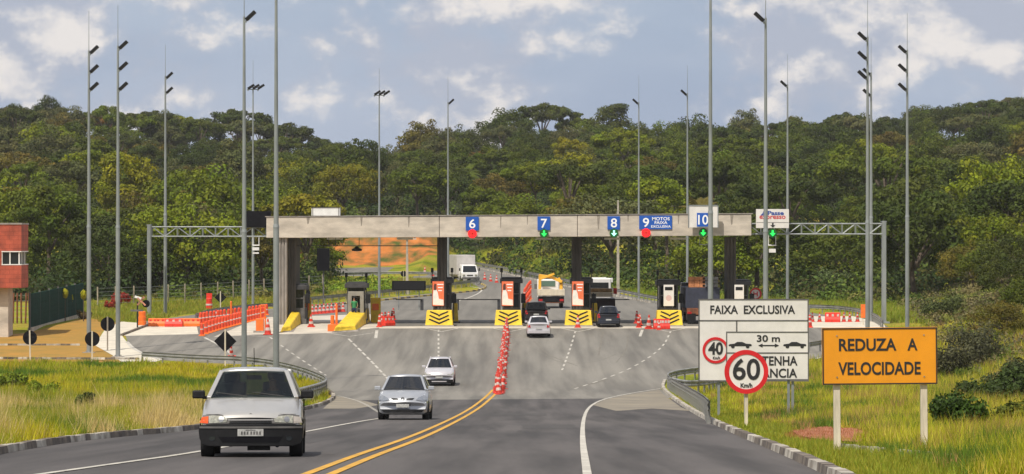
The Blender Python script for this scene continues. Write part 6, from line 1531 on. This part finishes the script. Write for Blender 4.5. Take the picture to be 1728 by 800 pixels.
def bare(x, y): return ((px_of(x, y)-1405)/75)**2+((y-78)/11)**2 < 1+.5*n2(x, y, 1.3, 4)
def colR(x, y, rs):
    if bare(x, y): return (.34, .15, .06)
    a = n2(x, y, .3, 9); b = n2(x, y, .7, 12); r = rs.rand(); kd = x-interp([(q[1], q[0]) for q in sorted(rk2, key=lambda q: q[1])], y)
    if kd < 1.6: return (.28, .27, .03) if r < .5 else (.20, .25, .02)
    if b > .30: return (.34, .20, .08)
    if a > .12: return (.42, .42, .02) if r < .65 else (.50, .38, .08)
    if a < -.15: return (.10, .17, .015)
    return (.30, .32, .012) if r < .68 else (.46, .36, .06)
def hR(x, y):
    if bare(x, y): return .10
    if abs(y - (66-(px_of(x, y)-1410)*.044)) < 2.2 and px_of(x, y) > 1405: return .07
    kd = x-interp([(q[1], q[0]) for q in sorted(rk2, key=lambda q: q[1])], y)
    return .12+.30*ss(.8, 3.0, kd)+.18*max(0, n2(x, y, .5, 3))+.35*ss(5.5, 9, kd)
blades('verge_grass', 'mixed green and straw grass on the right verge around the signs', 36000, dict(x=(1110, 1790), y=(42, 245), pow=1.2, poly=right_poly), hR, colR, seed=3)
far_poly = [tuple(P(x, y)[:2]) for x, y in [(170, 545), (250, 543), (330, 528), (440, 520), (540, 510), (540, 488), (170, 505), (120, 515)]]
blades('verge_grass', 'short green grass before the far fence on the left', 3500, dict(x=(120, 545), y=(255, 345), poly=far_poly), lambda x, y: .45, lambda x, y, rs: (.20, .24, .02) if rs.rand() < .6 else (.30, .27, .04), seed=4)
fr_poly = [tuple(P(x, y)[:2]) for x, y in [(815, 446), (880, 458), (960, 475), (1050, 494), (1110, 505), (1300, 517), (1470, 530), (1500, 545), (1600, 548), (1600, 508), (1200, 492), (1050, 474), (960, 452), (860, 444)]]
blades('verge_grass', 'grass strip between the far road and the wood', 9000, dict(x=(800, 1600), y=(255, 500), poly=fr_poly), lambda x, y: .6, lambda x, y, rs: (.20, .27, .02) if rs.rand() < .6 else (.30, .28, .05), seed=6)
med_poly = [tuple(P(x, y)[:2]) for x, y in [(500, 514), (620, 502), (740, 489), (800, 484), (795, 477), (740, 473), (640, 470), (500, 470)]]
blades('verge_grass', 'straw and green grass on the far median', 5000, dict(x=(500, 800), y=(300, 400), poly=med_poly), lambda x, y: .4, lambda x, y, rs: (.34, .28, .07) if rs.rand() < .6 else (.20, .24, .03), seed=7)

# ------------------------------------------------------------------ sky, sun, camera
SUN_EL, SUN_AZ = R(56), R(208)          # azimuth clockwise from +Y: behind the camera, a little to the left
w_ = bpy.data.worlds.new('World'); SC.world = w_; w_.use_nodes = True; nt = w_.node_tree; N = nt.nodes; L = nt.links
bg = N['Background']; bg.inputs['Strength'].default_value = .10
sky = N.new('ShaderNodeTexSky'); sky.sky_type = 'NISHITA'; sky.sun_disc = False; sky.sun_elevation = SUN_EL; sky.sun_rotation = SUN_AZ; sky.air_density = 1.2; sky.dust_density = 1.5
tc = N.new('ShaderNodeTexCoord')
def vmap(scale, loc=(0, 0, 0)):
    mp = N.new('ShaderNodeMapping'); mp.inputs['Scale'].default_value = scale; mp.inputs['Location'].default_value = loc; L.new(tc.outputs['Generated'], mp.inputs['Vector']); return mp.outputs[0]
def nz(vec, sc, det, rough, dist=0):
    t = N.new('ShaderNodeTexNoise'); t.inputs['Scale'].default_value = sc; t.inputs['Detail'].default_value = det; t.inputs['Roughness'].default_value = rough; t.inputs['Distortion'].default_value = dist; L.new(vec, t.inputs['Vector']); return t.outputs['Fac']
def mth(op, a, b=None, c=None):
    m = N.new('ShaderNodeMath'); m.operation = op
    for i, x in enumerate((a, b, c)):
        if x is None: continue
        if isinstance(x, (int, float)): m.inputs[i].default_value = x
        else: L.new(x, m.inputs[i])
    return m.outputs[0]
def mrange(v, a, b, c=0, d=1, sm=True):
    m = N.new('ShaderNodeMapRange'); m.interpolation_type = 'SMOOTHSTEP' if sm else 'LINEAR'; L.new(v, m.inputs[0]); m.inputs[1].default_value = a; m.inputs[2].default_value = b; m.inputs[3].default_value = c; m.inputs[4].default_value = d; return m.outputs[0]
def mixc(f, a, b):
    m = N.new('ShaderNodeMix'); m.data_type = 'RGBA'; L.new(f, m.inputs[0])
    for s, x in ((6, a), (7, b)):
        if isinstance(x, tuple): m.inputs[s].default_value = (*x, 1)
        else: L.new(x, m.inputs[s])
    return m.outputs[2]
sx = N.new('ShaderNodeSeparateXYZ'); L.new(tc.outputs['Generated'], sx.inputs[0]); el = sx.outputs['Z']
SKYC = dict(cshade=(4.5, 4.9, 5.9), clit=(8.8, 8.3, 7.9), veil1=(3.4, 4.3, 6.2), veil2=(4.4, 5.2, 6.9))
S0 = 17
big = nz(vmap((1, 1, 1.35), (.4, 0, 0)), S0, 8, .52, .1); up = nz(vmap((1, 1, 1.35), (.403, 0, -.010)), S0, 6, .52, .1)
puff = nz(vmap((1, 1, 1.5), (3, 1, 2)), 62, 8, .6)
den = mth('ADD', mth('ADD', big, mth('MULTIPLY', mth('SUBTRACT', puff, .5), .42)), mrange(el, .030, .060, -.09, .075))
cov = mrange(den, .425, .575)
lit = mrange(mth('SUBTRACT', den, mth('ADD', up, mrange(el, .030, .060, -.09, .075))), -.05, .09)
cl = mixc(lit, SKYC['cshade'], SKYC['clit']); veil = mixc(mrange(nz(vmap((1, 1, 3), (5, 2, 1)), 9, 5, .5), .35, .65), SKYC['veil1'], SKYC['veil2'])
base = mixc(mrange(el, .0, .30, .85, .25), sky.outputs[0], veil)
L.new(mixc(mth('MULTIPLY', cov, .9), base, cl), bg.inputs['Color'])
sun = bpy.data.lights.new('sun', 'SUN'); sun.energy = 4.6; sun.angle = R(.53); sun.color = (1, .93, .82)
so = bpy.data.objects.new('sun', sun); COL.objects.link(so)
dv = Vector((math.sin(SUN_AZ)*math.cos(SUN_EL), math.cos(SUN_AZ)*math.cos(SUN_EL), math.sin(SUN_EL))); so.rotation_euler = dv.to_track_quat('Z', 'Y').to_euler(); so.location = (0, 0, 60)
cam = bpy.data.cameras.new('camera'); co = bpy.data.objects.new('camera', cam); COL.objects.link(co); SC.camera = co
co.location = (0, 0, CAMZ); co.rotation_euler = (R(90), 0, 0); cam.sensor_width = 36; cam.lens = 36*F/1728; cam.clip_start = 1; cam.clip_end = 9000
SC.view_settings.view_transform = 'Standard'; SC.view_settings.look = 'None'; SC.view_settings.exposure = 0; SC.view_settings.gamma = 1
SC.render.engine = 'CYCLES'; SC.cycles.max_bounces = 6; SC.cycles.transparent_max_bounces = 12; SC.cycles.use_denoising = True

# the slightly hazy air over the whole place
hz = MB(); hz.box((0, 1300, 5), (2900, 2700, 140)); hz = hz.build('haze', bpy.data.materials.new('haze')); tag(hz, 'thin warm haze', kind='stuff')
hm = hz.data.materials[0]; hm.use_nodes = True; nt = hm.node_tree; nt.nodes.remove(nt.nodes['Principled BSDF']); pv = nt.nodes.new('ShaderNodeVolumePrincipled'); pv.inputs['Density'].default_value = .00008; pv.inputs['Color'].default_value = (.90, .91, .93, 1); nt.links.new(pv.outputs[0], nt.nodes['Material Output'].inputs['Volume'])
